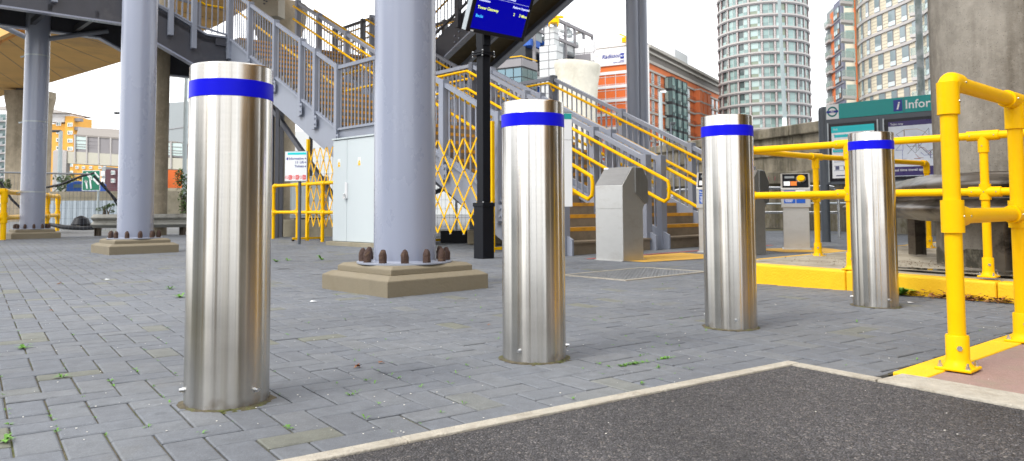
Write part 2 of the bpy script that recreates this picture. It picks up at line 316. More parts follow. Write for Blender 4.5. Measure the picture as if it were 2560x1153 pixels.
def brushed_mat():
    m, t, n, l, b = newmat('brushed_stainless')
    tc = n.new('ShaderNodeTexCoord')
    b.inputs['Metallic'].default_value = 1.; b.inputs['Anisotropic'].default_value = .9; b.inputs['Anisotropic Rotation'].default_value = .25
    tg = n.new('ShaderNodeTangent'); tg.direction_type = 'RADIAL'; tg.axis = 'Z'; l.new(tg.outputs[0], b.inputs['Tangent'])
    # fine circumferential brushing
    mp = n.new('ShaderNodeMapping'); mp.inputs['Scale'].default_value = (3, 3, 900); l.new(tc.outputs['Object'], mp.inputs['Vector'])
    a = n.new('ShaderNodeTexNoise'); a.inputs['Scale'].default_value = 1.; a.inputs['Detail'].default_value = 4; l.new(mp.outputs[0], a.inputs['Vector'])
    # vertical bands imitating reflections, painted into the tint, and soft staining
    mp2 = n.new('ShaderNodeMapping'); mp2.inputs['Scale'].default_value = (24, 24, .10); l.new(tc.outputs['Object'], mp2.inputs['Vector'])
    oi = n.new('ShaderNodeObjectInfo'); rs = n.new('ShaderNodeMath'); rs.operation = 'MULTIPLY'; rs.inputs[1].default_value = 60; l.new(oi.outputs['Random'], rs.inputs[0]); l.new(rs.outputs[0], mp2.inputs['Location'])
    a2 = n.new('ShaderNodeTexNoise'); a2.inputs['Scale'].default_value = 1.; a2.inputs['Detail'].default_value = 3; l.new(mp2.outputs[0], a2.inputs['Vector'])
    a3 = n.new('ShaderNodeTexNoise'); a3.inputs['Scale'].default_value = 5.; a3.inputs['Detail'].default_value = 2; l.new(tc.outputs['Object'], a3.inputs['Vector'])
    r = n.new('ShaderNodeValToRGB'); e = r.color_ramp.elements; e[0].position = .34; e[0].color = (.45, .425, .375, 1); e[1].position = .56; e[1].color = (.60, .585, .55, 1); l.new(a2.outputs['Fac'], r.inputs['Fac'])
    mr = n.new('ShaderNodeMapRange'); mr.inputs['From Min'].default_value = .3; mr.inputs['From Max'].default_value = .7; mr.inputs['To Min'].default_value = .95; mr.inputs['To Max'].default_value = 1.04; l.new(a.outputs['Fac'], mr.inputs['Value'])
    mrb = n.new('ShaderNodeMapRange'); mrb.inputs['From Min'].default_value = .3; mrb.inputs['From Max'].default_value = .7; mrb.inputs['To Min'].default_value = .92; mrb.inputs['To Max'].default_value = 1.05; l.new(a3.outputs['Fac'], mrb.inputs['Value'])
    # grime: brown splash near the foot, small pits
    sp_ = n.new('ShaderNodeSeparateXYZ'); l.new(tc.outputs['Object'], sp_.inputs[0])
    a5 = n.new('ShaderNodeTexNoise'); a5.inputs['Scale'].default_value = 26.; a5.inputs['Detail'].default_value = 8; l.new(tc.outputs['Object'], a5.inputs['Vector'])
    gz = n.new('ShaderNodeMapRange'); gz.inputs['From Min'].default_value = .0; gz.inputs['From Max'].default_value = .10; gz.inputs['To Min'].default_value = .36; gz.inputs['To Max'].default_value = 0.; l.new(sp_.outputs['Z'], gz.inputs['Value'])
    gs = n.new('ShaderNodeMath'); gs.operation = 'ADD'; l.new(gz.outputs[0], gs.inputs[0]); l.new(a5.outputs['Fac'], gs.inputs[1])
    gr = n.new('ShaderNodeMapRange'); gr.inputs['From Min'].default_value = .80; gr.inputs['From Max'].default_value = 1.05; gr.inputs['To Max'].default_value = .6; l.new(gs.outputs[0], gr.inputs['Value'])
    mul = n.new('ShaderNodeMath'); mul.operation = 'MULTIPLY'; l.new(mr.outputs[0], mul.inputs[0]); l.new(mrb.outputs[0], mul.inputs[1])
    s_ = n.new('ShaderNodeVectorMath'); s_.operation = 'SCALE'; l.new(r.outputs[0], s_.inputs[0]); l.new(mul.outputs[0], s_.inputs['Scale'])
    mxx = n.new('ShaderNodeMix'); mxx.data_type = 'RGBA'; l.new(gr.outputs[0], mxx.inputs['Factor']); l.new(s_.outputs[0], mxx.inputs['A']); mxx.inputs['B'].default_value = (.20, .14, .08, 1)
    l.new(mxx.outputs['Result'], b.inputs['Base Color'])
    rr = n.new('ShaderNodeMapRange'); rr.inputs['From Min'].default_value = .3; rr.inputs['From Max'].default_value = .7; rr.inputs['To Min'].default_value = .20; rr.inputs['To Max'].default_value = .25; l.new(a3.outputs['Fac'], rr.inputs['Value'])
    l.new(rr.outputs[0], b.inputs['Roughness'])
    return m
def band_mat():
    m, t, n, l, b = newmat('blue_reflective_sheeting')
    tc = n.new('ShaderNodeTexCoord')
    sx = n.new('ShaderNodeSeparateXYZ'); l.new(tc.outputs['Object'], sx.inputs[0])
    at = n.new('ShaderNodeMath'); at.operation = 'ARCTAN2'; l.new(sx.outputs['Y'], at.inputs[0]); l.new(sx.outputs['X'], at.inputs[1])
    u = n.new('ShaderNodeMath'); u.operation = 'MULTIPLY'; u.inputs[1].default_value = .122; l.new(at.outputs[0], u.inputs[0])
    cb = n.new('ShaderNodeCombineXYZ'); l.new(u.outputs[0], cb.inputs[0]); l.new(sx.outputs['Z'], cb.inputs[1])
    # hexagonal cells: distance to the two interleaved lattices
    def lat(off):
        ad = n.new('ShaderNodeVectorMath'); ad.operation = 'ADD'; ad.inputs[1].default_value = off; l.new(cb.outputs[0], ad.inputs[0])
        md = n.new('ShaderNodeVectorMath'); md.operation = 'WRAP'; md.inputs[1].default_value = (A/2, B/2, 1); md.inputs[2].default_value = (-A/2, -B/2, -1); l.new(ad.outputs[0], md.inputs[0])
        ln = n.new('ShaderNodeVectorMath'); ln.operation = 'LENGTH'; l.new(md.outputs[0], ln.inputs[0]); return ln
    A = .0045; B = A*1.732
    l1 = lat((0, 0, 0)); l2 = lat((A/2, B/2, 0))
    mn = n.new('ShaderNodeMath'); mn.operation = 'MINIMUM'; l.new(l1.outputs['Value'], mn.inputs[0]); l.new(l2.outputs['Value'], mn.inputs[1])
    r = n.new('ShaderNodeMapRange'); r.inputs['From Min'].default_value = A*.42; r.inputs['From Max'].default_value = A*.55; l.new(mn.outputs[0], r.inputs['Value'])
    mxx = n.new('ShaderNodeMix'); mxx.data_type = 'RGBA'; mxx.inputs['A'].default_value = (.002, .002, .62, 1); mxx.inputs['B'].default_value = (.02, .025, .80, 1); l.new(r.outputs[0], mxx.inputs['Factor'])
    l.new(mxx.outputs['Result'], b.inputs['Base Color']); b.inputs['Roughness'].default_value = .4; b.inputs['Specular IOR Level'].default_value = .12
    return m
def weathered(name, c, dark, moss=None, scale=1.):
    """in-situ concrete: blow holes, vertical run-off streaks, shutter marks"""
    m, t, n, l, b = newmat(name)
    P_ = n.new('ShaderNodeNewGeometry').outputs['Position']
    def noise(s, d=8, st=None, rough=.6):
        v = P_
        if st: mp = n.new('ShaderNodeMapping'); mp.inputs['Scale'].default_value = st; l.new(P_, mp.inputs['Vector']); v = mp.outputs[0]
        a = n.new('ShaderNodeTexNoise'); a.inputs['Scale'].default_value = s; a.inputs['Detail'].default_value = d; a.inputs['Roughness'].default_value = rough; l.new(v, a.inputs['Vector']); return a.outputs['Fac']
    def rng(x, f0, f1, t0=0., t1=1.):
        r = n.new('ShaderNodeMapRange'); r.inputs['From Min'].default_value = f0; r.inputs['From Max'].default_value = f1; r.inputs['To Min'].default_value = t0; r.inputs['To Max'].default_value = t1; l.new(x, r.inputs['Value']); return r.outputs[0]
    def mix(f, a, b_):
        x = n.new('ShaderNodeMix'); x.data_type = 'RGBA'; l.new(f, x.inputs['Factor'])
        for k, q in (('A', a), ('B', b_)):
            if isinstance(q, tuple): x.inputs[k].default_value = q
            else: l.new(q, x.inputs[k])
        return x.outputs['Result']
    st = rng(noise(1.*scale, 6, (2.6, 2.6, .35)), .42, .60, 0, .9)
    x = mix(st, c, dark)
    x = mix(rng(noise(5*scale, 10), .4, .75, 0, .5), x, tuple(v*.62 for v in dark[:3])+(1,))
    x = mix(rng(noise(16*scale, 8, None, .8), .5, .8, 0, .5), x, tuple(min(1, v*1.5) for v in c[:3])+(1,))
    if moss: x = mix(rng(noise(1.7*scale, 10, None, .75), .52, .66, 0, .9), x, moss)
    vo = n.new('ShaderNodeTexVoronoi'); vo.inputs['Scale'].default_value = 55; l.new(P_, vo.inputs['Vector'])
    pit = rng(vo.outputs['Distance'], .08, .2, .45, 1.)
    s_ = n.new('ShaderNodeVectorMath'); s_.operation = 'SCALE'; l.new(x, s_.inputs[0]); l.new(pit, s_.inputs['Scale']); l.new(s_.outputs[0], b.inputs['Base Color'])
    b.inputs['Roughness'].default_value = .85
    bp = n.new('ShaderNodeBump'); bp.inputs['Strength'].default_value = .5; bp.inputs['Distance'].default_value = .006; l.new(noise(38, 8), bp.inputs['Height']); l.new(bp.outputs[0], b.inputs['Normal'])
    return m
M['paver'] = paver_mat(); M['asphalt'] = asphalt_mat(); M['brushed'] = brushed_mat(); M['band'] = band_mat()
M['col_conc'] = weathered('column_concrete', (.27, .25, .215, 1), (.10, .085, .065, 1))
M['wall_conc'] = weathered('wall_concrete', (.27, .24, .18, 1), (.075, .065, .042, 1), moss=(.10, .085, .03, 1), scale=1.0)
M['platform'] = weathered('platform_concrete', (.43, .385, .30, 1), (.27, .235, .17, 1))
M['edging'] = mat('edging_concrete', (.40, .37, .31, 1), .85, var=.2, scale=25, bump=.6, bscale=130, c2=(.25, .22, .17, 1), c2pos=(.5, .75), c2scale=8)
M['pink'] = mat('pink_paving', (.30, .20, .175, 1), .85, var=.15, scale=40, bump=.6, bscale=150, c2=(.24, .20, .15, 1), c2pos=(.52, .75), c2scale=5)
M['tactile'] = mat('ochre_tactile', (.62, .36, .05, 1), .8, var=.15, scale=12, bump=.6, bscale=60)
M['redline'] = mat('red_line_paint', (.42, .08, .07, 1), .8, var=.3, scale=12)
M['ground'] = mat('ground_grey', (.15, .155, .16, 1), .9, var=.2, scale=.8, c2=(.11, .12, .08, 1), c2pos=(.55, .7), c2scale=.12, world=True, bump=.3, bscale=30)
M['cover'] = mat('cover_steel', (.22, .23, .24, 1), .5, metal=.5, var=.3, scale=12, bump=1.0, bscale=70)

# ------------------------------------------------------------------ ground
def in_asphalt(u, v): return u < 0 and v < 0
g = MB()
for (u0, u1, v0, v1) in ((-900, 0, 0, 1500), (0, 900, -.36, 1500)):
    g.quad(K(u0, v0, -.013), K(u1, v0, -.013), K(u1, v1, -.013), K(u0, v1, -.013))
tag(g.build('ground', M['ground']), kind='structure')
# sandy bed under the near paving (shows in the joints)
g = MB()
for (u0, u1, v0, v1) in ((-12, 0, .0, 16), (0, 14, -.33, 16)):
    g.quad(K(u0, v0, -.0065), K(u1, v0, -.0065), K(u1, v1, -.0065), K(u0, v1, -.0065))
tag(g.build('paving_bed', M['sand']), kind='structure')
# herringbone block paving, one real block each
def paving():
    mb = MB(); L_, W_ = .2, .1; gap = .0025; ch = .0045
    vis = []
    def block(u0, v0, u1, v1):
        # clip to the kerb lines
        cu, cv = (u0+u1)/2, (v0+v1)/2
        if cu < 0: v0 = max(v0, .0)
        else: v0 = max(v0, -.335+.09*cu)
        if u0 < 0 < u1 and cv < 0: u0 = max(u0, 0)
        if u1-u0 < .012 or v1-v0 < .012: return
        p = K(cu, cv)
        if p.y < .9 or p.y > 17.5: return
        if abs(p.x)/max(p.y, .1) > .75+.5/p.y: return
        if in_asphalt((u0+u1)/2, (v0+v1)/2): return
        # not under the raised platform
        q = Vector((p.x, p.y))-O2; tt, ww = q.dot(E1), q.dot(E2)
        if tt < -3.05 and ww > -1.3: return
        hz = random.gauss(0, .0008); tx = random.gauss(0, .006); ty = random.gauss(0, .006)
        a, b_, c, d = u0+gap, u1-gap, v0+gap, v1-gap
        j = lambda: random.uniform(-.0009, .0009)
        lo = [K(a+j(), c+j(), -.02), K(b_+j(), c+j(), -.02), K(b_+j(), d+j(), -.02), K(a+j(), d+j(), -.02)]
        def top(uu, vv, z): return K(uu, vv, z+hz+(uu-cu)*tx+(vv-cv)*ty)
        mid = [top(a, c, -ch*.6), top(b_, c, -ch*.6), top(b_, d, -ch*.6), top(a, d, -ch*.6)]
        tp = [top(a+ch, c+ch, 0), top(b_-ch, c+ch, 0), top(b_-ch, d-ch, 0), top(a+ch, d-ch, 0)]
        near = p.y < 6
        fs = [(8, 9, 10, 11)]+[(4+i, 4+(i+1) % 4, 8+(i+1) % 4, 8+i) for i in range(4)]
        if near: fs += [(i, (i+1) % 4, 4+(i+1) % 4, 4+i) for i in range(4)]; mb.add(lo+mid+tp, fs)
        else: mb.add(mid+tp, [tuple(k-4 for k in f) for f in fs])
    R = 260
    for i in range(-R, R):
        for jn in range(-R, R):
            uu = -(i-2*jn)*W_; vv = (i+2*jn)*W_
            if uu < -14 or uu > 16 or vv < -.8 or vv > 17: continue
            block(uu-2*W_, vv, uu, vv+W_)
            block(uu-W_, vv+W_, uu, vv+3*W_)
    return mb
tag(paving().build('block_pavement', M['paver']), kind='structure')
g = MB(); g.quad(K(-60, -60, -.008), K(-.05, -60, -.008), K(-.05, -.05, -.008), K(-60, -.05, -.008))
# real texture on the nearest asphalt
def asphalt_patch():
    mb = MB(); n = 0
    u0, u1, v0, v1 = -2.6, -.05, -1.9, -.05; s = .008
    nu, nv = int((u1-u0)/s), int((v1-v0)/s)
    rnd = random.Random(3)
    vs = []; idx = {}
    from mathutils import noise as mn
    fs = []
    for j in range(nv+1):
        for i in range(nu+1):
            u, v = u0+(u1-u0)*i/nu, v0+(v1-v0)*j/nv
            p = K(u, v)
            h = mn.noise(Vector((u*95, v*95, 0)))*.0028+mn.noise(Vector((u*40, v*40, 3)))*.0022+mn.noise(Vector((u*2.5, v*2.5, 7)))*.003
            e = min(1, min(-.05-u, -.05-v)/.02)
            vs.append(Vector((p.x, p.y, -.003+h*max(0.3, e))))
    for j in range(nv):
        for i in range(nu):
            a = j*(nu+1)+i; fs.append((a, a+1, a+nu+2, a+nu+1))
    mb.add(vs, fs, True); return mb
tag(g.build('road', M['asphalt']), kind='structure')
tag(asphalt_patch().build('road_surface', M['asphalt'], sharp=180), kind='structure')
# edging strip, wide concrete kerb, pink paving, yellow painted strip
g = MB()
u = -3.4
while u < -.06:                         # edging stones 0.9 m long
    a, b_ = u, min(-.0, u+.9)
    g.box(K((a+b_)/2, -.026, -.02), v3(U2)*((b_-a)/2-.0015), v3(V2)*.024, (0, 0, .0235)); u += .9
v = -.052
while v > -.36:
    a, b_ = v, max(-.365, v-.9); g.box(K(-.026, (a+b_)/2, -.02), v3(V2)*((a-b_)/2-.001), v3(U2)*.024, (0, 0, .0235)); v -= .9
tag(g.build('edging_kerb', M['edging'], bevel=.003), kind='structure')
g = MB()
v = -.367
for k in range(4):
    g.box(K(.035, v-.457, -.03), v3(V2)*.455, v3(U2)*.083, (0, 0, .036)); v -= .914
tag(g.build('concrete_kerb', M['edging'], bevel=.006), kind='structure')
g = MB(); g.quad(K(.12, -.37, .002), K(.12, -6, .002), K(9, -6, .002), K(9, .33, .002))
tag(g.build('pink_pavement', M['pink']), kind='structure')
g = MB()
a0, a1 = K(.098, -.343), K(8, -.343+.09*7.9)
d = (a1-a0).normalized(); sdv = Vector((d.y, -d.x, 0))
ln = (a1-a0).length; s0 = 0
while s0 < ln:
    s1 = min(ln, s0+.91)
    g.box(a0+d*(s0+s1)/2+sdv*.055+Vector((0, 0, -.02)), d*((s1-s0)/2-.0012), sdv*.055, (0, 0, .027)); s0 = s1
tag(g.build('yellow_kerb', M['yellow_kerb'], bevel=.004), kind='structure')
# access cover in the paving
t0, t1, w0, w1 = -2.40, -1.70, -1.93, -.80
r = root('access_cover', S(-2.05, -1.4), 'long steel chamber cover set flush in the paving behind the second bollard', 'access cover')
g = MB(); g.sbox(t0+.03, t1-.03, w0+.03, w1-.03, -.01, .004)
k = t0+.06
while k < t1-.05:
    q = w0+.05
    while q < w1-.05:
        g.sbox(k, k+.012, q, q+.03, .004, .0055); q += .05
    k += .035
g.build('cover_plate', M['cover'], r)
g = MB()
for a in ((t0, t0+.03, w0, w1), (t1-.03, t1, w0, w1), (t0+.03, t1-.03, w0, w0+.03), (t0+.03, t1-.03, w1-.03, w1)): g.sbox(*a, -.01, .008)
g.build('cover_frame', M['edging'], r)
# ochre paint and red line before the steps
g = MB(); g.quad(S(-1.28, -.25, .004), S(-1.5, 1.1, .004), S(-.62, 1.35, .004), S(-.62, -.25, .004))
g.quad(S(-1.5, 2.25, .004), S(-2.1, 2.9, .004), S(-1.3, 3.6, .004), S(-.8, 2.6, .004))
tag(g.build('ochre_road_paint', M['tactile']), kind='structure')
g = MB(); g.quad(S(-.56, -.3, .005), S(-.56, 3.7, .005), S(-.50, 3.7, .005), S(-.50, -.3, .005))
tag(g.build('red_road_line', M['redline']), kind='structure')
# raised platform with yellow kerb
PT, PW, PZ = -2.97, -1.40, .147
def pz(t): return PZ+.016*(t-PT)
g = MB(); g.add([S(t, w_, z) for z in (0, 1) for t, w_ in ((PT-.10, PW+.13), (PT-9, PW+.13), (PT-9, 7), (PT-.10, 7))], [(3, 2, 1, 0), (4, 5, 6, 7), (0, 1, 5, 4), (1, 2, 6, 5), (2, 3, 7, 6), (3, 0, 4, 7)])
for i in range(4, 8): g.v[i].z = pz(PT if i in (4, 7) else PT-9)-.004
for i in range(4): g.v[i].z = -.2
tag(g.build('platform', M['platform']), kind='structure')
r = MB(); t = PT
k = 0
while t > PT-8.5:
    ta = t-.9+.004; r.prism([S(t, PW, -.2), S(ta, PW, -.2), S(ta, PW, pz(ta)), S(t, PW, pz(t))], v3(E2)*.13); t -= .9
tag(r.build('platform_kerb', M['yellow_kerb'], bevel=.014, seg=3), kind='structure')
r = MB(); w_ = PW+.13
while w_ < 6: r.sbox(PT-.10, PT, w_+.004, w_+.9, -.02, PZ); w_ += .9
tag(r.build('platform_side_kerb', M['edging'], bevel=.012), kind='structure')
r = MB(); r.sbox(PT-.03, PT+.004, PW+.13, 5, PZ-.02, PZ+.003)
tag(r.build('yellow_edge_line', M['yellow_kerb']), kind='structure')
# ------------------------------------------------------------------ bollards
def make_bollard():
    r = root('bollard', (0, 0, 0), 'x', 'bollard', 'stainless bollards in a row')
    R = .1215
    m = MB(); m.lathe([(R, .004), (R, .994), (R-.002, .9985), (R-.006, 1.0), (0.001, 1.0)], (0, 0, 0), 96); m.build('tube', M['brushed'], r, sharp=50)
    m = MB(); m.lathe([(R+.0004, .9), (R+.0013, .9005), (R+.0013, .9495), (R+.0004, .95)], (0, 0, 0), 96); m.build('reflective_band', M['band'], r)
    for a in (-72, 48, 165):
        A_ = radians(a-90+12); d = Vector((cos(A_), sin(A_), 0))
        m = MB(); m.cyl(d*(R-.002)+UP*.048, d*(R+.005)+UP*.048, .0075, 14); m.cyl(d*(R+.005)+UP*.048, d*(R+.013)+UP*.048, .0055, 12); m.build('screw', M['chrome'], r)
    # mossy sand collar
    m = MB(); n = 60; rr = random.Random(5); vs = []; 
    for k, (q, z) in enumerate(((R-.004, .006), (R+.003, .005), (R+.009, .002), (R+.015, -.003))):
        for j in range(n):
            a = 2*pi*j/n; e = (1+rr.uniform(-.05, .09)) if k > 1 else 1
            vs.append((cos(a)*q*e, sin(a)*q*e, z*rr.uniform(.6, 1.2)))
    m.add(vs, [(k*n+j, (k+1)*n+j, (k+1)*n+(j+1) % n, k*n+(j+1) % n) for k in range(3) for j in range(n)], True); m.build('silt_collar', M['sand'], r)
    return r
bol = make_bollard()
BS = [((567, 1028), 0, 1.009, 'tallest looking, nearest bollard at the left, two screws showing near its foot'),
      ((1336, 911), .55, .982, 'second bollard, in front of the black post of the departure screen'),
      ((1828, 827), .95, 1.010, 'third bollard, in front of the stair foot and the platform corner'),
      ((2190, 771), 1.2, .995, 'farthest and smallest bollard, in front of the yellow kerbed platform')]
for i, (px, rz, h, lab) in enumerate(BS):
    b = bol if i == 0 else copy_tree(bol)
    g0 = G(*px); g0 = g0+Vector((g0.x, g0.y, 0)).normalized()*.1215
    b.location = (g0.x, g0.y, 0); b.rotation_euler.z = rz; b.scale.z = h; b['label'] = lab
# ------------------------------------------------------------------ round steel columns on plinths
def make_column(px_center, Y, ztop, lab, rings=()):
    X = (px_center-1280)/F*Y
    c = Vector((X, Y, 0)); r = root('steel_column', c, lab, 'column', 'round grey steel columns on concrete plinths')
    a = v3(E2); b_ = v3(E1)
    def frus(m, h0, h1, z0, z1):
        vs = [c+a*i*h0+b_*j*h0+UP*z0 for i, j in ((-1, -1), (1, -1), (1, 1), (-1, 1))]+[c+a*i*h1+b_*j*h1+UP*z1 for i, j in ((-1, -1), (1, -1), (1, 1), (-1, 1))]
        m.add(vs, [(3, 2, 1, 0), (4, 5, 6, 7), (0, 1, 5, 4), (1, 2, 6, 5), (2, 3, 7, 6), (3, 0, 4, 7)])
    m = MB(); frus(m, .425, .425, -.01, .102); frus(m, .425, .375, .102, .130); frus(m, .345, .345, .129, .166); frus(m, .345, .315, .166, .186)
    m.build('plinth', M['plinth'], r, bevel=.004)
    m = MB(); m.lathe([(.340, .186), (.340, .1955), (.336, .198), (.2, .198)], c, 48); m.build('base_plate', M['steel_paint'], r)
    m = MB(); n = 48; m.lathe([(.226, .198), (.2205, .205), (.2205, ztop)], c, n); m.build('shaft', M['column_paint'], r)
    ll = list(range(12))
    for k in ll:
        A_ = 2*pi*k/12-pi/2+.14; rr = random.Random(k*7+int(Y))
        p = c+Vector((cos(A_)*.297, sin(A_)*.297, .197)); nn = 12
        m = MB(); prof = [(.028, 0), (.028, .012), (.027, .040), (.027, .056), (.022, .074), (.017, .084), (.012, .090), (.002, .092)]
        vs = [p+Vector((cos(2*pi*j/nn)*q*rr.uniform(.9, 1.1), sin(2*pi*j/nn)*q*rr.uniform(.9, 1.1), z*rr.uniform(.96, 1.05))) for q, z in prof for j in range(nn)]
        m.add(vs, [(i*nn+j, i*nn+(j+1) % nn, (i+1)*nn+(j+1) % nn, (i+1)*nn+j) for i in range(len(prof)-1) for j in range(nn)], True)
        m.build('anchor_bolt', M['rust'], r, sharp=30)
    for z in rings:
        m = MB(); m.lathe([(.224, z-.012), (.2245, z+.0), (.224, z+.012)], c, 40)
        d = Vector((-1, -.15, 0)).normalized(); m.bar(c+d*.215+UP*z, c+d*.31+UP*(z-.02), .02, .03); m.build('strap', M['galv'], r)
    return r
make_column(1012, 5.54, 7.2, 'nearest and widest grey column, its octagonal bolts rusty, just right of the white cabinet')
make_column(340, 10.27, 7.2, 'middle grey column, behind and to the left of the nearest bollard')
make_column(83, 15.5, 4.62, 'farthest grey column at the left edge, with three metal straps round it', rings=(.93, 2.35, 3.70)) 
# ------------------------------------------------------------------ twin column by the stairs
p0 = S(3.04, 5.2); r = root('twin_column', p0, 'pair of touching grey steel tubes rising behind the far stair railing', 'column')
for dx, rr_ in ((-.1, .125), (.085, .115)):
    m = MB(); q = p0+Vector((dx, dx*.3, 0)); m.cyl(q, q+UP*6.2, rr_, 24); m.build('tube', M['steel_paint'], r)
m = MB(); m.box(p0+UP*.01, v3(E1)*.3, v3(E2)*.3, (0, 0, .02)); m.build('base_plate', M['steel_paint'], r)

# ------------------------------------------------------------------ staircase
SL = .505; RI = .157; GO = .308; TL = 3.75
def floor_z(t):
    """pitch line of the flights"""
    if t <= 0: return .02
    if t <= TL: return .02+.505*t*(1.86/(.505*TL+0))
    if t <= 5.4: return 1.88
    if t <= 10.1: return 1.88+(t-5.4)*.505
    return 4.25
SR = root('staircase', S(0, 1.7), 'wide grey steel staircase with yellow nosings, yellow handrails and a middle divider', 'staircase')
def flight(t0, z0, n, w0, w1):
    for k in range(n):
        m = MB(); ta = t0+GO*k; m.sbox(ta, ta+GO+(.03 if k < n-1 else .0), w0, w1, z0+RI*k-(.05 if k else 0), z0+RI*(k+1)-.002)
        s = m.build('step', M['step'], SR)
        if not (z0 < .1 and k == 0):
            m = MB(); m.sbox(ta-.004, ta+.058, w0+.012, w1-.012, z0+RI*(k+1)-.045, z0+RI*(k+1)+.003); m.build('nosing', M['nosing'], s)
        else:
            m = MB(); m.sbox(ta-.03, ta+.05, w0+.012, w1-.012, z0+RI*(k+1)-.02, z0+RI*(k+1)+.003); m.build('nosing', M['step'], s)
for (a, b_) in ((.07, 1.60), (1.94, 3.50)):
    flight(.06, 0., 12, a, b_)
    flight(5.42, 1.884, 15, a, b_)
m = MB(); m.sbox(TL+.0, 5.42, .07, 3.5, 1.72, 1.878); m.build('landing', M['step'], SR)
m = MB(); m.sbox(10.05, 11.9, -.3, 5.4, 4.08, 4.25); m.build('upper_landing', M['dark_steel'], SR)
def stringer(w_, th, dep=.47):
    a = []
    for t in (-.03, TL, 5.4, 10.1): a.append((t, floor_z(t)+.06 if t > 0 else .19))
    lo = [(10.1, floor_z(10.1)-dep-.08), (5.55, 1.88-dep+.03), (5.2, 1.58), (TL, 1.56), (TL-.3, 1.42), (.95, .0), (-.03, .0)]
    m = MB(); m.prism([S(t, w_, z) for t, z in a+lo], v3(E2)*th); m.build('stringer', M['steel_paint'], SR)
stringer(0.0, .03); stringer(1.61, .03); stringer(1.90, .03); stringer(3.50, .03)
def offs(w_, side): return w_
def railing(w_, pts, posts, zr=1.12, sideposts=True, endloop=None, front=-1, bars=True, mt=None, t_lo=None):
    """railing along e1 at w; pts [(t,z floor)], post positions, baluster panels between posts"""
    mt = mt or M['steel_paint']
    def fz(t):
        for (a, za), (b_, zb) in zip(pts, pts[1:]):
            if a <= t <= b_: return za+(zb-za)*(t-a)/(b_-a)
        return pts[0][1] if t < pts[0][0] else pts[-1][1]
    for t in posts:
        m = MB(); z1 = fz(t)+zr+.035
        lowz = fz(t)-.30 if t > .6 else 0.
        m.sbox(t-.045, t+.045, w_-.06, w_+.06, lowz, z1); po = m.build('post', mt, SR, bevel=.004)
        if t > .6 and sideposts:
            m = MB(); sgn = front
            m.sbox(t-.13, t-.045, w_+sgn*.062-.004, w_+sgn*.062+.006, fz(t)-.27, fz(t)-.06)
            for z in (-.11, -.21): m.cyl(S(t-.09, w_+sgn*.066, fz(t)+z), S(t-.09, w_+sgn*.09, fz(t)+z), .017, 8)
            m.build('bolt_plate', mt, po)
    for a, b_ in zip(posts, posts[1:]):
        m = MB(); ks = [q for q, _ in pts if a < q < b_]; seq = [a]+ks+[b_]
        for p_, q_ in zip(seq, seq[1:]):
            m.bar(S(p_, w_, fz(p_)+zr-.03), S(q_, w_, fz(q_)+zr-.03), .07, .06, side=v3(E2))
            m.bar(S(p_, w_, fz(p_)+.03), S(q_, w_, fz(q_)+.03), .07, .035, side=v3(E2))
        n = max(1, int(round((b_-a)/.115)))
        for k in range(1, n):
            t = a+(b_-a)*k/n; m.sbox(t-.011, t+.011, w_-.008, w_+.008, fz(t)+.03, fz(t)+zr-.05)
        m.build('railing_panel', mt, SR)
def handrail(w_, ts, dz, loop=None, brk=(), side=-1, mt=None):
    m = MB(); r_ = .0225
    m.tube([S(t, w_, z) for t, z in ts], r_, 10); h = m.build('handrail', M['yellow_rail'], SR)
    for t, z, wp in brk:
        m = MB(); m.tube([S(t, w_, z-.015), S(t, w_, z-.07), S(t-.01, w_+(wp-w_)*.35, z-.10), S(t-.01, wp, z-.10)], .008, 6)
        e = (wp-w_)/abs(wp-w_); m.cyl(S(t-.01, wp-e*.012, z-.10), S(t-.01, wp, z-.10), .032, 10); m.build('bracket', M['yellow_rail'], h)
low = [(-.25, .02), (0, .02), (TL, 1.88)]
near_pts = [(-.25, .0), (.0, .06), (TL, 1.88), (5.4, 1.88), (10.1, 4.25)]
P_near = [.1, 1.25, 2.42, 3.72, 5.4, 6.17, 6.72, 7.81, 8.99, 10.1]
P_mid = [.11, 1.02, 2.42, 3.72]
P_mid2 = [.11, .98, 2.42, 3.60]
railing(0., near_pts, P_near)
railing(1.60, near_pts, P_mid, front=-1)
railing(1.93, near_pts, P_mid2, front=1)
railing(3.55, near_pts, [-.30, .72, 2.10, 3.72], front=1)
railing(1.62, near_pts, [5.3, 6.6, 7.9, 9.1, 10.1])
railing(3.55, near_pts, [5.3, 6.5, 7.9, 9.0, 10.0])
# landing rails of divider and far side (t 3.72..5.3)
railing(1.60, near_pts, [3.72, 5.3], front=-1); railing(3.55, near_pts, [3.72, 5.3], front=1)
def rz(t):   # rail reference height
    if t <= 0: return .06
    if t < TL: return .06+t*(1.82/TL)
    if t < 5.4: return 1.88
    return 1.88+(t-5.4)*.505
def hr_pair(w_, wp, t_bot, brks, top=True, landing_in=0.):
    """double handrail with a closed loop at the foot"""
    up, lo_ = .99, .69
    tb = t_bot
    zb = rz(max(tb, 0))-(.48*(-tb) if tb < 0 else 0)
    seq = [(10.2, 4.25+lo_)] if top else []
    a = [(t, rz(t)+lo_) for t in ([10.1, 5.4, TL] if top else [TL+landing_in, TL])]
    pts = a+[(tb+.10, zb+lo_+.05), (tb+.02, zb+lo_+.02), (tb-.04, zb+lo_+.06), (tb-.05, zb+lo_+.13), (tb-.05, zb+up-.08), (tb-.035, zb+up-.02), (tb+.03, zb+up+.015)]
    b_ = [(t, rz(t)+up) for t in ([TL, 5.4, 10.1] if top else [TL, TL+landing_in])]
    brk = []
    for t in brks: brk += [(t, rz(t)+up, wp), (t, rz(t)+lo_, wp)]
    handrail(w_, pts+b_, 0, brk=brk)
hr_pair(.10, .02, -.22, (1.25, 2.42, 3.72, 6.17, 7.81, 8.99))
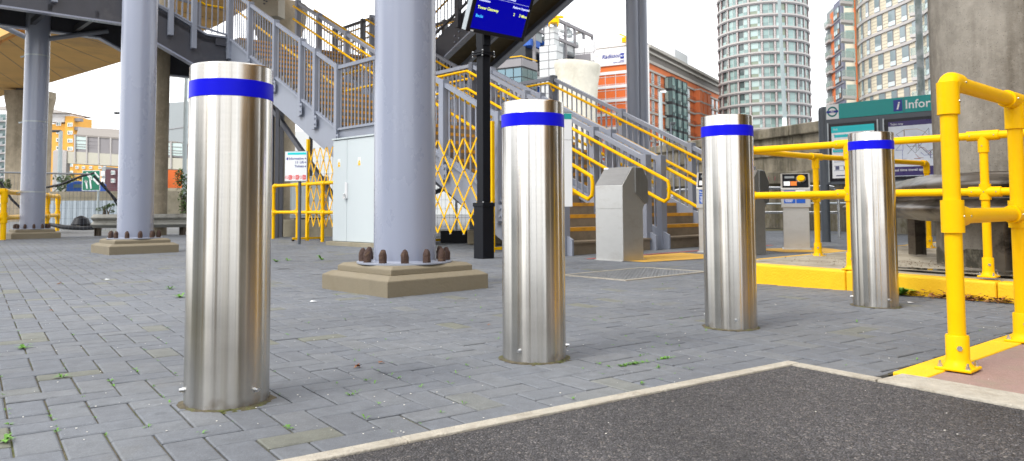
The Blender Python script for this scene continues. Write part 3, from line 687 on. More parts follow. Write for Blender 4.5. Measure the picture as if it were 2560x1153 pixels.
hr_pair(1.50, 1.56, -.28, (1.02, 2.42, 3.68), top=True)
hr_pair(2.03, 1.97, -.62, (.98, 2.42, 3.60), top=True)
hr_pair(3.44, 3.5, -.45, (.72, 2.10, 3.68), top=True)
for t in (5.6, 8.6):
    for w_ in (.25, 3.2): m = MB(); m.sbox(t-.08, t+.08, w_-.08, w_+.08, 0, floor_z(t)-.5); m.build('support_post', M['dark_steel'], SR)
m = MB(); m.bar(S(5.6, .25, .5), S(8.6, .25, 2.7), .07, .09); m.build('diagonal_brace', M['dark_steel'], SR)
m = MB(); m.bar(S(5.6, 3.2, 1.2), S(5.6, .25, .2), .06, .08); m.build('diagonal_brace', M['dark_steel'], SR)
m = MB(); m.prism([S(.9, .1, .0), S(TL, .1, 1.50), S(5.4, .1, 1.52), S(10.1, .1, 3.85), S(10.1, .1, 3.8), S(5.4, .1, 1.45), S(TL, .1, 1.42), S(1.0, .1, .0)], v3(E2)*3.3)
m.build('soffit_plate', M['dark_steel'], SR)

# ------------------------------------------------------------------ elevated walkway, left of the staircase head (third flight and deck)
WL = root('elevated_walkway', S(11., -3.3, 0), 'dark steel walkway at upper left, resting on the farthest grey column', 'walkway')
def strB(t, dz=0.):
    prof = [(5.0-5.0, 3.61+dz), (-.77, 3.61+dz), (-2.14, 4.25+dz), (-9., 4.25+dz)]
    up_ = [(-9., 4.9+dz), (-1.95, 4.9+dz), (-.5, 4.25+dz), (.0, 4.25+dz)]
    m = MB(); m.prism([S(t, w_, z) for w_, z in prof+up_], v3(E1)*.03); m.build('side_girder', M['dark_steel'], WL)
    m = MB()
    for (w0, z0), (w1, z1) in zip(prof, prof[1:]): m.bar(S(t+.0, w0, z0-.012), S(t+.0, w1, z1-.012), .18, .03, side=v3(E1))
    m.build('bottom_flange', M['column_paint'], WL)
    m = MB()
    for (w0, z0), (w1, z1) in zip(up_, up_[1:]): m.bar(S(t-.02, w0, z0+.02), S(t-.02, w1, z1+.02), .12, .04, side=v3(E1))
    m.build('top_flange', M['steel_paint'], WL)
strB(10.1); strB(11.75, .0)
m = MB(); m.prism([S(10.1, w_, z) for w_, z in ((0., 4.2), (-.5, 4.2), (-1.95, 4.85), (-9, 4.85), (-9, 4.78), (-1.98, 4.78), (-.53, 4.12), (0, 4.12))], v3(E1)*1.65); m.build('deck', M['dark_steel'], WL)
m = MB()
for w_ in (-8.2, -7.4, -6.6, -5.8, -5.0, -4.2, -3.4, -2.6): m.bar(S(10.1, w_, 4.36), S(11.75, w_, 4.36), .08, .12)
m.build('floor_beam', M['dark_steel'], WL)
def fzw(w_): return 4.25 if w_ > -.5 else (4.9 if w_ < -1.95 else 4.25+(-.5-w_)*(.65/1.45))
for tt in (10.02, 11.85):
    ps = [-.02, -.78, -1.25, -2.1, -3.35, -4.6, -5.9, -7.2]
    for w_ in ps:
        m = MB(); m.sbox(tt-.06, tt+.04, w_-.05, w_+.05, fzw(w_)-.45, fzw(w_)+1.15); m.build('railing_post', M['steel_paint'], WL, bevel=.004)
    for a, b_ in zip(ps, ps[1:]):
        m = MB(); n = max(2, int((a-b_)/.115))
        m.bar(S(tt, a, fzw(a)+1.09), S(tt, b_, fzw(b_)+1.09), .06, .06, side=v3(E1)); m.bar(S(tt, a, fzw(a)+.06), S(tt, b_, fzw(b_)+.06), .05, .035, side=v3(E1))
        for k in range(1, n):
            w_ = a+(b_-a)*k/n; m.sbox(tt-.008, tt+.008, w_-.011, w_+.011, fzw(w_)+.06, fzw(w_)+1.08)
        m.build('railing_panel', M['steel_paint'], WL)
for z in (.68, .98):
    m = MB(); m.tube([S(10.14, w_, fzw(w_)+z) for w_ in (-.1, -.5, -1.95, -5, -8)], .022, 8); m.build('handrail', M['yellow_rail'], WL)
m = MB(); c1 = Vector((-9.68, 15.5, 0))
m.cyl(c1+Vector((-.15, 0, 4.05)), c1+Vector((-1.6, -.3, 4.75)), .05, 12); m.cyl(c1+Vector((.15, 0, 4.05)), c1+Vector((1.0, .8, 4.4)), .05, 12)
m.build('brace', M['steel_paint'], WL)
# ------------------------------------------------------------------ walkway and flight overhead, right of the black post
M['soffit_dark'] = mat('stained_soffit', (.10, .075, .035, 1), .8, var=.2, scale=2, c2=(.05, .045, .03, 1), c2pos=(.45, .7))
WR = root('overhead_stair', S(7.9, 4.4, 0), 'dark steel flight seen from below, rising above the departure screen', 'staircase')
fl = .63
def zo(t): return 3.61 if t >= 7.88 else 3.61+(7.88-t)*.4514
for w_ in (3.72, 5.2):
    m = MB(); ts = [1.2, 7.88, 12.]
    m.prism([S(t, w_, zo(t)) for t in ts]+[S(t, w_, zo(t)+fl) for t in reversed(ts)], v3(E2)*.03); m.build('side_girder', M['dark_steel'], WR)
    m = MB(); e = .02
    for a, b_ in zip(ts, ts[1:]): m.bar(S(a, w_+.01, zo(a)-.014), S(b_, w_+.01, zo(b_)-.014), .16, .03, side=v3(E2))
    m.build('bottom_flange', M['column_paint'], WR)
m = MB()
for w_ in (4.42,): m.prism([S(t, w_, zo(t)+.02) for t in (1.2, 7.88, 10)]+[S(t, w_, zo(t)+.14) for t in (10, 7.88, 1.2)], v3(E2)*.09)
m.build('middle_beam', M['steel_paint'], WR)
k = 0
t = 7.7
while t > 1.3:
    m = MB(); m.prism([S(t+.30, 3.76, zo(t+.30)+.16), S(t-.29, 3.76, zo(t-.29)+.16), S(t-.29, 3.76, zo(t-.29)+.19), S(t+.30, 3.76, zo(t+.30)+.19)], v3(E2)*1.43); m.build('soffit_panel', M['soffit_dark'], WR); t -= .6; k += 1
m = MB(); m.sbox(7.88, 12, 3.75, 5.2, 4.12, 4.24); m.build('deck', M['dark_steel'], WR)
for w_ in (3.66, 5.28):
    ps = [12., 10.6, 9.3, 7.95, 6.7, 5.4, 4.1]
    zf = lambda t: zo(t)+fl
    for t in ps:
        m = MB(); m.sbox(t-.05, t+.05, w_-.05, w_+.05, zf(t)-.3, zf(t)+1.15); m.build('railing_post', M['dark_steel'], WR)
    for a, b_ in zip(ps, ps[1:]):
        m = MB(); n = int((a-b_)/.115)
        m.bar(S(a, w_, zf(a)+1.09), S(b_, w_, zf(b_)+1.09), .06, .06, side=v3(E2)); m.bar(S(a, w_, zf(a)+.06), S(b_, w_, zf(b_)+.06), .05, .04, side=v3(E2))
        for k in range(1, n):
            t = a+(b_-a)*k/n; m.sbox(t-.011, t+.011, w_-.008, w_+.008, zf(t)+.06, zf(t)+1.08)
        m.build('railing_panel', M['dark_steel'], WR)
for z in (.68, .98):
    for w_ in (3.78, 5.16):
        m = MB(); m.tube([S(t, w_, zo(t)+fl+z) for t in (12, 7.9, 4.)], .022, 8); m.build('handrail', M['yellow_rail'], WR)
for t in (6.9, 6.75, 9.):
    m = MB()
    for dz in (.14, .28): m.cyl(S(t, 3.70, zo(t)+dz), S(t, 3.74, zo(t)+dz), .02, 8)
    m.build('bolt_group', M['steel_paint'], WR)
# ------------------------------------------------------------------ cabinet under the landing
c0 = G(831, 613); c1 = G(934, 619)
dx = (Vector((c1.x, c1.y, 0))-Vector((c0.x, c0.y, 0))).normalized(); dn = Vector((dx.y, -dx.x, 0))
if dn.y > 0: dn = -dn
r = root('utility_cabinet', Vector((c0.x, c0.y, 0))+dx*.5, 'white double door utility cabinet with padlock, under the stair landing', 'cabinet')
cw, cd, z0, z1 = 1.20, .42, .06, 1.63
b0 = Vector((c0.x, c0.y, 0))
m = MB(); m.box(b0+dx*cw/2-dn*(cd/2)+UP*.025, dx*(cw/2+.10), dn*(cd/2+.06), (0, 0, .035)); m.build('plinth', M['concrete'], r, bevel=.006)
m = MB(); m.box(b0+dx*cw/2-dn*(cd/2+.02)+UP*(z0+z1)/2, dx*cw/2, dn*cd/2, (0, 0, (z1-z0)/2)); m.build('body', M['white_cab'], r, bevel=.006)
m = MB(); m.box(b0+dx*cw/2-dn*(cd/2)+UP*(z1+.012), dx*(cw/2+.015), dn*(cd/2+.02), (0, 0, .012)); m.build('lid', M['white_cab'], r, bevel=.004)
dsplit = .395
for a, b_ in ((.004, dsplit-.003), (dsplit+.003, cw-.004)):
    m = MB(); m.box(b0+dx*(a+b_)/2-dn*.009+UP*(z0+z1)/2, dx*(b_-a)/2, dn*.010, (0, 0, (z1-z0)/2-.008)); d_ = m.build('door', M['white_cab'], r, bevel=.004)
    xc = a+.17 if a < .1 else a+.33
    m = MB(); m.box(b0+dx*xc+dn*.0015+UP*1.27, dx*.034, dn*.0008, (0, 0, .062)); st = m.build('warning_sticker', M['sign_white'], d_)
    m = MB(); q = b0+dx*xc+dn*.0026+UP*1.25
    m.prism([q-dx*.030+UP*.0, q+dx*.030, q+UP*.055], dn*.0006); m.box(q-UP*.022, dx*.03, dn*.0006, (0, 0, .018)); m.build('warning_symbol', M['yellow'], st)
m = MB(); q = b0+dx*(dsplit-.02)+dn*.012+UP*.80
m.box(q+dx*.012+UP*.05, dx*.010, dn*.014, (0, 0, .12)); m.box(q+dx*.040+UP*.04, dx*.010, dn*.014, (0, 0, .12)); m.build('handle', M['white'], r, bevel=.003)
m = MB(); q = b0+dx*(dsplit-.03)+dn*.035+UP*.74
m.box(q, dx*.022, dn*.010, (0, 0, .022)); m.tube([q+dx*(-.013)+UP*.02, q+dx*(-.013)+UP*.045, q+UP*.058, q+dx*.013+UP*.045, q+dx*.013+UP*.02], .004, 8)
m.box(q+dx*.03-UP*.012, dx*.02, dn*.009, (0, 0, .02)); m.tube([q+dx*.018+UP*.01, q+dx*.018+UP*.04, q+dx*.03+UP*.052, q+dx*.042+UP*.04, q+dx*.042+UP*.01], .004, 8); m.build('padlock', M['chrome'], r)

# ------------------------------------------------------------------ direction sign
g0 = G(748, 611); Y = g0.y; c = Vector((g0.x, Y, 0))
r = root('direction_sign', c, 'white panel with turquoise strip reading Information, Lift, Tickets, on a grey post', 'sign')
m = MB(); m.cyl(c, c+UP*1.5, .026, 14); m.build('post', M['pole_grey'], r)
rt = Vector((.985, -.17, 0)).normalized(); nn = Vector((rt.y, -rt.x, 0)); nn = -nn if nn.y > 0 else nn
pc = c+nn*.045-rt*.045+UP*1.245; hw, hh = .185, .235
m = MB(); m.box(pc-nn*.006, rt*(hw+.008), nn*.012, (0, 0, hh+.008)); m.build('back_panel', M['sign_back'], r, bevel=.003)
m = MB(); m.box(pc+nn*.0075, rt*hw, nn*.0015, (0, 0, hh)); fc = m.build('face', M['sign_white'], r)
z = nn*.0098
m = MB(); m.box(pc+z+UP*(hh-.033)+rt*.018, rt*(hw-.025), nn*.0006, (0, 0, .018)); m.build('header_strip', M['turq'], fc)
m = MB()
def T(mb, s, sz, x, zz, al='LEFT', e=.0006, bold=.0): mb.text(s, sz, pc+z+rt*x+UP*zz, rt, UP, al, e, bold=bold)
T(m, 'Information', .054, .135, .105, 'RIGHT', bold=.001); T(m, 'Lift', .054, .135, .045, 'RIGHT', bold=.001); T(m, 'Tickets', .054, .135, -.018, 'RIGHT', bold=.001)
for zz in (.122, .060, -.003):
    m.bar(pc+z+rt*.143+UP*zz, pc+z+rt*.172+UP*zz, .001, .007); m.bar(pc+z+rt*.160+UP*(zz+.014), pc+z+rt*.174+UP*zz, .001, .006); m.bar(pc+z+rt*.160+UP*(zz-.014), pc+z+rt*.174+UP*zz, .001, .006)
for xx in (-.0, .03): m.box(pc+z+rt*xx+UP*.055, rt*.005, nn*.0006, (0, 0, .012)); m.cyl(pc+z+rt*xx+UP*.076-nn*.0006, pc+z+rt*xx+UP*.076+nn*.0006, .006, 10)
m.box(pc+z+rt*(-.145)+UP*.121, rt*.013, nn*.0006, (0, 0, .019)); m.build('lettering', M['navy'], fc)
m = MB()
for k, xx in enumerate((-.155, -.095, -.037, .025, .083, .143)):
    q = pc+z+rt*xx-UP*.178
    if k % 2:
        m.box(q, rt*.027, nn*.0007, (0, 0, .036))
    else:
        n = 16; vs = [q+(rt*cos(2*pi*j/n)+UP*sin(2*pi*j/n))*.026+nn*.0006 for j in range(n)]+[q+(rt*cos(2*pi*j/n)+UP*sin(2*pi*j/n))*.020+nn*.0006 for j in range(n)]
        m.add(vs, [(j, (j+1) % n, n+(j+1) % n, n+j) for j in range(n)]); m.bar(q+(-rt+UP)*.016, q+(rt-UP)*.016, .0012, .005)
m.build('prohibition_signs', M['red'], fc)
m = MB()
for xx in (-.095, .025, .143):
    for zz in (-.16, -.172, -.184, -.196): m.box(pc+nn*.0113+rt*(xx-.004)+UP*zz, rt*.016, nn*.0003, (0, 0, .002))
m.build('sign_text_lines', M['sign_white'], fc)

# ------------------------------------------------------------------ yellow tube barriers
def tube_fence(name, pts, z0, zt, zm, rr, lab, grp=None, flange=True, ends=(), mt='yellow', allposts=True, sleeve=1.35):
    """pts: plan points; posts at all; top and middle rails between neighbours"""
    r = root(name, (pts[0][0], pts[0][1], z0), lab, 'railing', grp)
    pp = [Vector((p[0], p[1], 0)) for p in pts]
    for i, p in enumerate(pp):
        d = (pp[min(i+1, len(pp)-1)]-pp[max(0, i-1)]).normalized()
        sd_ = Vector((d.y, -d.x, 0))
        m = MB(); m.cyl(p+UP*z0, p+UP*(zt-.01), rr, 20); po = m.build('post', M[mt], r)
        last = i in (0, len(pp)-1)
        corner = 0 < i < len(pp)-1 and abs((pp[i]-pp[i-1]).normalized().dot((pp[i+1]-pp[i]).normalized())) < .9
        R2 = rr*1.28
        dirs = []
        if i > 0: dirs.append((pp[i-1]-p).normalized())
        if i < len(pp)-1: dirs.append((pp[i+1]-p).normalized())
        for zz in (zt, zm):
            m = MB()
            if zz == zt:
                m.cyl(p+UP*(zz-rr*4.2), p+UP*(zz+ (rr*.3 if not last else -rr*.2)), R2, 20)
                if last and dirs:   # swept elbow
                    q = dirs[0]; a = []
                    for k in range(7):
                        th = pi/2*k/6; a.append(p+q*(R2*1.15*(1-cos(th)))+UP*(zz-R2*1.15*(1-sin(th))))
                    m.tube(a+[p+q*rr*3.6+UP*zz], R2, 20)
                else:
                    for q in dirs: m.cyl(p-q*R2*.2+UP*zz, p+q*rr*3.6+UP*zz, R2, 20)
            else:
                m.cyl(p+UP*(zz-rr*2.0), p+UP*(zz+rr*2.0), R2*1.03, 20)
                for q in dirs: m.cyl(p+UP*zz, p+q*rr*3.6+UP*zz, R2, 20)
            m.build('fitting', M[mt], po, bevel=0)
        m = MB()
        sgn = -1 if sd_.dot(p) > 0 else 1
        for q in dirs:
            for zz in (zt, zm):
                o = p+q*rr*2.7+UP*zz; m.cyl(o+sd_*sgn*R2*.93, o+sd_*sgn*(R2*1.05), rr*.16, 8)
        for zz in (zt-rr*2.6, zm): o = p+UP*zz; m.cyl(o+sd_*sgn*R2*.9, o+sd_*sgn*R2*1.08, rr*.16, 8)
        m.build('grub_screw', M['chrome'], po)
        if flange:
            m = MB(); fw = rr*2.05
            m.box(p+UP*(z0+.006), d*fw, sd_*fw, (0, 0, .0055)); fl_ = m.build('base_flange', M[mt], po, bevel=.005, seg=3)
            m = MB(); m.lathe([(rr*1.9, z0+.011), (rr*1.45, z0+.024), (R2*1.02, z0+.040), (R2*1.02, z0+.115), (R2*.97, z0+.119), (rr, z0+.119)], p, 24); m.build('socket', M[mt], fl_)
            m = MB()
            for i_ in (-1, 1):
                for j_ in (-1, 1):
                    o = p+d*fw*.74*i_+sd_*fw*.74*j_+UP*(z0+.011); m.cyl(o, o+UP*.003, rr*.33, 12); m.cyl(o+UP*.003, o+UP*.010, rr*.26, 6); m.cyl(o+UP*.01, o+UP*.020, rr*.16, 8)
            a = Vector((-.35, -.93, 0)); o = p+UP*(z0+.078)+a*R2; m.cyl(o, o+a*.006, rr*.33, 6); m.build('bolt', M['chrome'], fl_)
    for a, b_ in zip(pp, pp[1:]):
        q = (b_-a).normalized()
        for zz, nm in ((zt, 'top_rail'), (zm, 'middle_rail')):
            m = MB(); m.cyl(a+q*rr*1.5+UP*zz, b_-q*rr*1.5+UP*zz, rr*.98, 20); m.build(nm, M[mt], r)
    return r
p1 = G(2396, 928); p2 = G(2560, 858)
dd = Vector((p2.x-p1.x, p2.y-p1.y)); 
pa = [(p1.x, p1.y), (p1.x+dd.x, p1.y+dd.y), (p1.x+dd.x*2.1, p1.y+dd.y*2.1), (p1.x+dd.x*3.2, p1.y+dd.y*3.2)]
zt_f = P(2372, 203, p1.y).z; zm_f = P(2385, 541, p1.y).z
tube_fence('tube_railing', pa, .006, zt_f, zm_f, .0285, 'thick yellow tubular railing nearest the camera, bolted down at the right edge', None)
cw_ = PW+.075
pb = [S(-9.2, cw_), S(-7.4, cw_), S(-6.4, cw_), S(-4.70, cw_+.03), S(-3.88, cw_), S(-3.08, cw_), S(-3.08, -.16), S(-3.30, 1.80)]
tube_fence('tube_railing', [(q.x, q.y) for q in pb], PZ-.012, 1.0, .655, .0245, 'yellow tubular railing standing on the raised platform round the concrete column')
q0, q1 = G(7, 600), G(143, 578)
ql = [(q0.x-1.4, q0.y-.9), (q0.x, q0.y), (q0.x+(q1.x-q0.x)*.75, q0.y+(q1.y-q0.y)*.75), (q1.x, q1.y)]
tube_fence('tube_railing', ql, 0, .92, .42, .05, 'yellow tube railing behind the farthest grey column at the left edge', flange=False, mt='yellow')
ys = [G(683, 597), G(743, 600), G(806, 605)]; ys.append(ys[2]+(ys[2]-ys[1])*1.0)
tube_fence('tube_railing', [(q.x, q.y) for q in ys], 0, 1.0, .50, .030, 'yellow tube railing behind the direction sign, left of the white cabinet', flange=False)

# ------------------------------------------------------------------ folding trellis barriers
def trellis(name, a, b_, z0, z1, n, lab, postA=True, postB=True, foot=True, rows=4, lean=0):
    a = Vector(a); b_ = Vector(b_); d = (b_-a); L_ = d.length; d.normalize(); nn = Vector((d.y, -d.x, 0))
    r = root(name, a, lab, 'barrier', 'folding yellow trellis barriers'); m = MB(); H_ = z1-z0; rowh = H_/rows; st = L_/n
    for k in range(-rows, n+1):
        for sg in (1, -1):
            # strips running across the whole height
            xa, za, xb, zb = k*st, z0, k*st+rows*st, z1
            if sg < 0: za, zb = z1, z0
            # clip to 0..L
            if xb <= 0 or xa >= L_: continue
            f0 = max(0, (0-xa)/(xb-xa)); f1 = min(1, (L_-xa)/(xb-xa))
            pA = a+d*(xa+(xb-xa)*f0)+UP*(za+(zb-za)*f0)+nn*.006*sg; pB = a+d*(xa+(xb-xa)*f1)+UP*(za+(zb-za)*f1)+nn*.006*sg
            m.bar(pA, pB, .006, .024, side=nn)
    lt = m.build('lattice', M['yellow_rail'], r)
    m = MB()
    for k in range(n+1):
        for j in range(rows*2+1):
            if j % 2 == 0: x = k*st
            else: x = k*st+st/2
            if x > L_: continue
            o = a+d*x+UP*(z0+H_*j/(rows*2)); m.cyl(o-nn*.014, o+nn*.014, .010, 6)
    m.build('rivets', M['galv'], lt)
    for p, on in ((a, postA), (b_, postB)):
        if on:
            m = MB(); m.box(p+UP*(z1+.18)/2+d*lean*0, d*.028, nn*.024, (0, 0, (z1+.18)/2)); m.build('end_post', M['yellow'], r, bevel=.003)
            m = MB(); m.box(p+UP*.045, nn*.28, d*.022, (0, 0, .018)); m.build('foot', M['yellow'], r, bevel=.003)
            for s_ in (-1, 1):
                m = MB(); o = p+nn*.27*s_+UP*.025; m.cyl(o-d*.012, o+d*.012, .025, 12); m.build('castor', M['black'], r)
    return r
tb = onp_ = None
pB = G(1229, 616); pB = Vector((pB.x, pB.y, 0))
pB = S(1.21, -.16); pA = S(1.21+2.52, -.22)
trellis('trellis_barrier', pA, pB, .22, 1.50, 9, 'yellow folding trellis barrier between the nearest grey column and the black screen post', rows=3, postA=False)
lA = P(768, 590, 13.6); lA.z = 0; lB = P(900, 590, 12.35); lB.z = 0
trellis('trellis_barrier', lA, lB, .25, 1.62, 8, 'yellow folding trellis barrier behind the direction sign, left of the white cabinet', rows=3, postB=False)
lC = S(5.0, .9); lD = S(3.9, .9)
trellis('trellis_barrier', lC, lD, .25, 1.1, 9, 'folded yellow trellis barrier under the lower flight of the stairs', rows=3)

# ------------------------------------------------------------------ departure screen on black post
g0 = G(1209, 648); p = Vector((g0.x, g0.y+.12, 0))
r = root('departure_screen', p, 'blue train departures screen tilted on top of a square black post', 'display')
a = v3(E2); b_ = v3(E1)
m = MB(); m.box(p+UP*.30, a*.082, b_*.082, (0, 0, .30)); m.build('base_box', M['black'], r, bevel=.004)
m = MB(); m.box(p+UP*.605, a*.09, b_*.09, (0, 0, .022)); m.build('collar', M['black'], r, bevel=.003)
m = MB()
for i in (-1, 1):
    for j in (-1, 1): m = MB(); o = p+a*.065*i+b_*.065*j+UP*.627; m.cyl(o, o+UP*.014, .008, 6); m.build('bolt', M['chrome'], r)
m = MB(); m.box(p+UP*1.6, a*.056, b_*.056, (0, 0, 1.0)); m.build('post', M['black'], r, bevel=.004)
zc = P(1209, 131, 8.57).z
m = MB()
for dz in (-.012, .012): m.box(p+UP*(zc+dz), a*.1, b_*.1, (0, 0, .008))
m.build('clamp', M['black'], r, bevel=.002)
m = MB()
for i in (-1, 1):
    for j in (-1, 1): m = MB(); o = p+a*.085*i+b_*.085*j+UP*(zc-.035); m.cyl(o, o+UP*.07, .008, 8); m.build('clamp_bolt', M['chrome'], r)
# screen: plane along E2, tilted forward about it
tilt = radians(22); W2, H2 = .385, .245
sr = a; su = (UP*cos(tilt)-b_*sin(tilt)); sn = sr.cross(su).normalized()      # outward normal: towards -E1, downwards
if sn.dot(-b_) < 0: sn = -sn
bl = P(1176, 69, 8.36)                         # bottom left corner of the picture area
cc = bl+sr*(W2-.0)+su*H2
m = MB(); m.box(cc-sn*.055+UP*0, sr*(W2+.045), su*(H2+.04), sn*.04); m.build('housing', M['galv'], r, bevel=.004)
m = MB(); m.box(cc-sn*.008, sr*(W2+.05), su*(H2+.045), sn*.007); m.build('bezel', M['blackplastic'], r, bevel=.004)
M['screen'] = emis('screen_blue', (.0, .0, .20, 1), .9); M['scr_white'] = emis('screen_white_text', (.62, .66, .9, 1), .9); M['scr_yel'] = emis('screen_yellow_text', (.72, .80, .12, 1), .9); M['scr_cy'] = emis('screen_cyan_text', (.05, .42, .85, 1), .9)
m = MB(); m.box(cc+sn*.0005, sr*W2, su*H2, sn*.001); pic = m.build('picture', M['screen'], r)
def ST(mb, s, sz, x, y, al='LEFT', bold=.0005): mb.text(s, sz, bl+sr*x+su*y+sn*.0025, sr, su, al, .0003, bold=bold)
m = MB(); ST(m, 'TRAIN DEPARTURES', .036, W2+.0, .385, 'CENTER'); ST(m, 'Destination', .034, .03, .310); ST(m, 'Platform', .034, .53, .310); ST(m, 'Expected', .034, .66, .310)
m.box(cc+su*(.365-H2)+sn*.0022, sr*(W2-.005), su*.0008, sn*.0003); m.build('screen_heading', M['scr_white'], pic)
m = MB(); ST(m, 'Tower Gateway', .046, .03, .225); ST(m, '2', .046, .56, .225); ST(m, '3 Mins', .046, .65, .225); m.build('screen_row', M['scr_yel'], pic)
m = MB(); ST(m, 'Beckt', .046, .03, .130); m.build('screen_row', M['scr_cy'], pic)
m = MB(); m.box(bl-su*.028+sr*.03+sn*.001, sr*.022, su*.009, sn*.001); m.build('maker_plate', M['sign_white'], r)
m = MB(); m.box(p+UP*2.52, a*.05, b_*.07, (0, 0, .10)); m.build('bracket', M['black'], r)

# ------------------------------------------------------------------ ticket validators
def validator(c, ang, lab, reader=True, poster=0, h=1.0, wd=.36, dp=.36):
    """front towards local -y; built at the origin, turned and placed"""
    r = root('ticket_validator', (0, 0, 0), lab, 'ticket validator', 'steel ticket validators')
    x, y = wd/2, dp/2
    e_ = .02 if reader else 0.001
    m = MB(); m.abox(-x+e_, x-e_, -y+e_*1.5, y-.03, 0, h*.56); m.build('pedestal', M['validator'], r, bevel=.004)
    m = MB(); m.abox(-x, x, -y-.02, y+.02, 0, .012); m.build('foot_plate', M['validator'], r)
    yb = y+.0
    prof = [(-x, -y, h*.55), (-x, -y, h*.80), (-x, -y+.17, h), (-x, yb-.06, h), (-x, yb, h*.86), (-x, yb, h*.60), (-x, yb-.03, h*.55)]
    m = MB(); m.prism(prof, (wd, 0, 0)); m.build('head', M['validator'], r, bevel=.004)
    if reader:
        s0 = Vector((0, -y, h*.80)); sl = Vector((0, .17, h*.20)); sn_ = Vector((0, -h*.20, .17)).normalized()
        m = MB(); m.box(s0+sl*.5+sn_*.003, (x-.02, 0, 0), sl*.45, sn_*.002); pl = m.build('reader_panel', M['black'], r)
        m = MB(); o = s0+sl*.55+Vector((.07, 0, 0)); m.cyl(o, o+sn_*.03, .062, 24); m.build('reader_ring', M['chrome'], pl)
        m = MB(); m.cyl(o+sn_*.028, o+sn_*.046, .053, 24, .047); m.build('card_reader', M['yellow'], pl)
        m = MB(); o = s0+sl*.72+Vector((-.07, 0, 0)); m.box(o+sn_*.005, (.06, 0, 0), sl*.07, sn_*.003); m.build('display', M['sign_back'], pl)
        m = MB(); o = s0+sl*.30+Vector((-.105, 0, 0)); m.box(o+sn_*.005, (.038, 0, 0), sl*.14, sn_*.002); m.build('notice', M['poster'], pl)
        m = MB(); o = s0+sl*.30+Vector((-.022, 0, 0)); m.box(o+sn_*.005, (.038, 0, 0), sl*.14, sn_*.002); m.build('notice', M['orange_ink'], pl)
    else:
        s0 = Vector((0, -y, h*.80)); sl = Vector((0, .17, h*.20)); sn_ = Vector((0, -h*.20, .17)).normalized()
        m = MB(); m.box(s0+sl*.5+sn_*.003, (x-.004, 0, 0), sl*.48, sn_*.002); m.build('sloping_lid', M['lid_steel'], r)
        m = MB(); m.box(s0+sl*.93+sn_*.007+Vector((-x+.03, 0, 0)), (.03, 0, 0), sl*.04, sn_*.002); m.build('tab', M['white'], r)
        # side plate with clipped corners
        m = MB(); m.prism([(x, y-.16, h*.99), (x, y-.04, h*.99), (x, y+.05, h*.86), (x, y+.05, h*.62), (x, y, h*.60), (x, y-.10, h*.68), (x, y-.16, h*.72)], (.012, 0, 0)); m.build('side_plate', M['lid_steel'], r, bevel=.002)
    if poster:
        z0, z1 = h*.605, h*.775; hm = (z0+z1)/2
        m = MB(); m.box((-.075, -y-.002, hm), (.07, 0, 0), (0, .0015, 0), (0, 0, (z1-z0)/2)); pb_ = m.build('penalty_fare_notice', M['posterblue'], r)
        m = MB(); 
        m.text('Penalty fare', .026, (-.14, -y-.0045, z1-.035), (1, 0, 0), UP, ext=.0004, bold=.0005)
        m.text('or prosecution', .020, (-.14, -y-.0045, z1-.062), (1, 0, 0), UP, ext=.0004, bold=.0005)
        for k in range(6): m.box((-.085, -y-.0045, z1-.085-k*.013), (.052-.006*(k % 3), 0, 0), (0, .0004, 0), (0, 0, .0032))
        m.build('notice_text', M['sign_white'], pb_)
        if poster > 1:
            m = MB(); m.box((.06, -y-.002, hm+.035), (.055, 0, 0), (0, .0015, 0), (0, 0, (z1-z0)/2-.035)); po = m.build('card_notice', M['poster'], r)
            m = MB(); m.box((.06, -y-.002, z0+.034), (.055, 0, 0), (0, .0015, 0), (0, 0, .034)); m.build('card_notice', M['posterblue'], r)
            m = MB(); m.text('oyster', .034, (.06, -y-.0045, z1-.03), (1, 0, 0), UP, 'CENTER', .0004, bold=.0006)
            for k in range(2): m.box((.06, -y-.0045, z1-.048-k*.012), (.04, 0, 0), (0, .0004, 0), (0, 0, .002))
            m.build('notice_text', M['posterblue'], po)
    r.rotation_euler.z = ang; r.location = (c[0], c[1], 0)
    return r
M['lid_steel'] = mat('dark_brushed_lid', (.30, .30, .29, 1), .38, metal=.8, var=.1, scale=3, stretch=(2, 14, 1))
# back-facing ones: their sloping lid faces -E2, i.e. local -y = -E2
angB = atan2(E2.y, E2.x)-pi/2
cv = Vector((1.148, 8.06))+E1*.175+E2*.185
validator(cv, angB, 'ticket validator seen from the side, between the second and third bollards, before the stairs', reader=False, h=1.0, wd=.38, dp=.37)
g3 = G(1912, 640); validator(Vector((g3.x-.12, g3.y+.32)), angB, 'ticket validator seen from the side, just right of the third bollard', reader=False)
g4 = G(1990, 625); validator(Vector((g4.x+.07, g4.y+.16)), radians(-19), 'ticket validator with round yellow reader and two posters, facing the camera on the ochre paint', poster=2)
g5 = G(1788, 632); validator(Vector((g5.x+.02, g5.y+.16)), radians(-19), 'ticket validator mostly hidden by the third bollard, beside the stair handrail', poster=1)
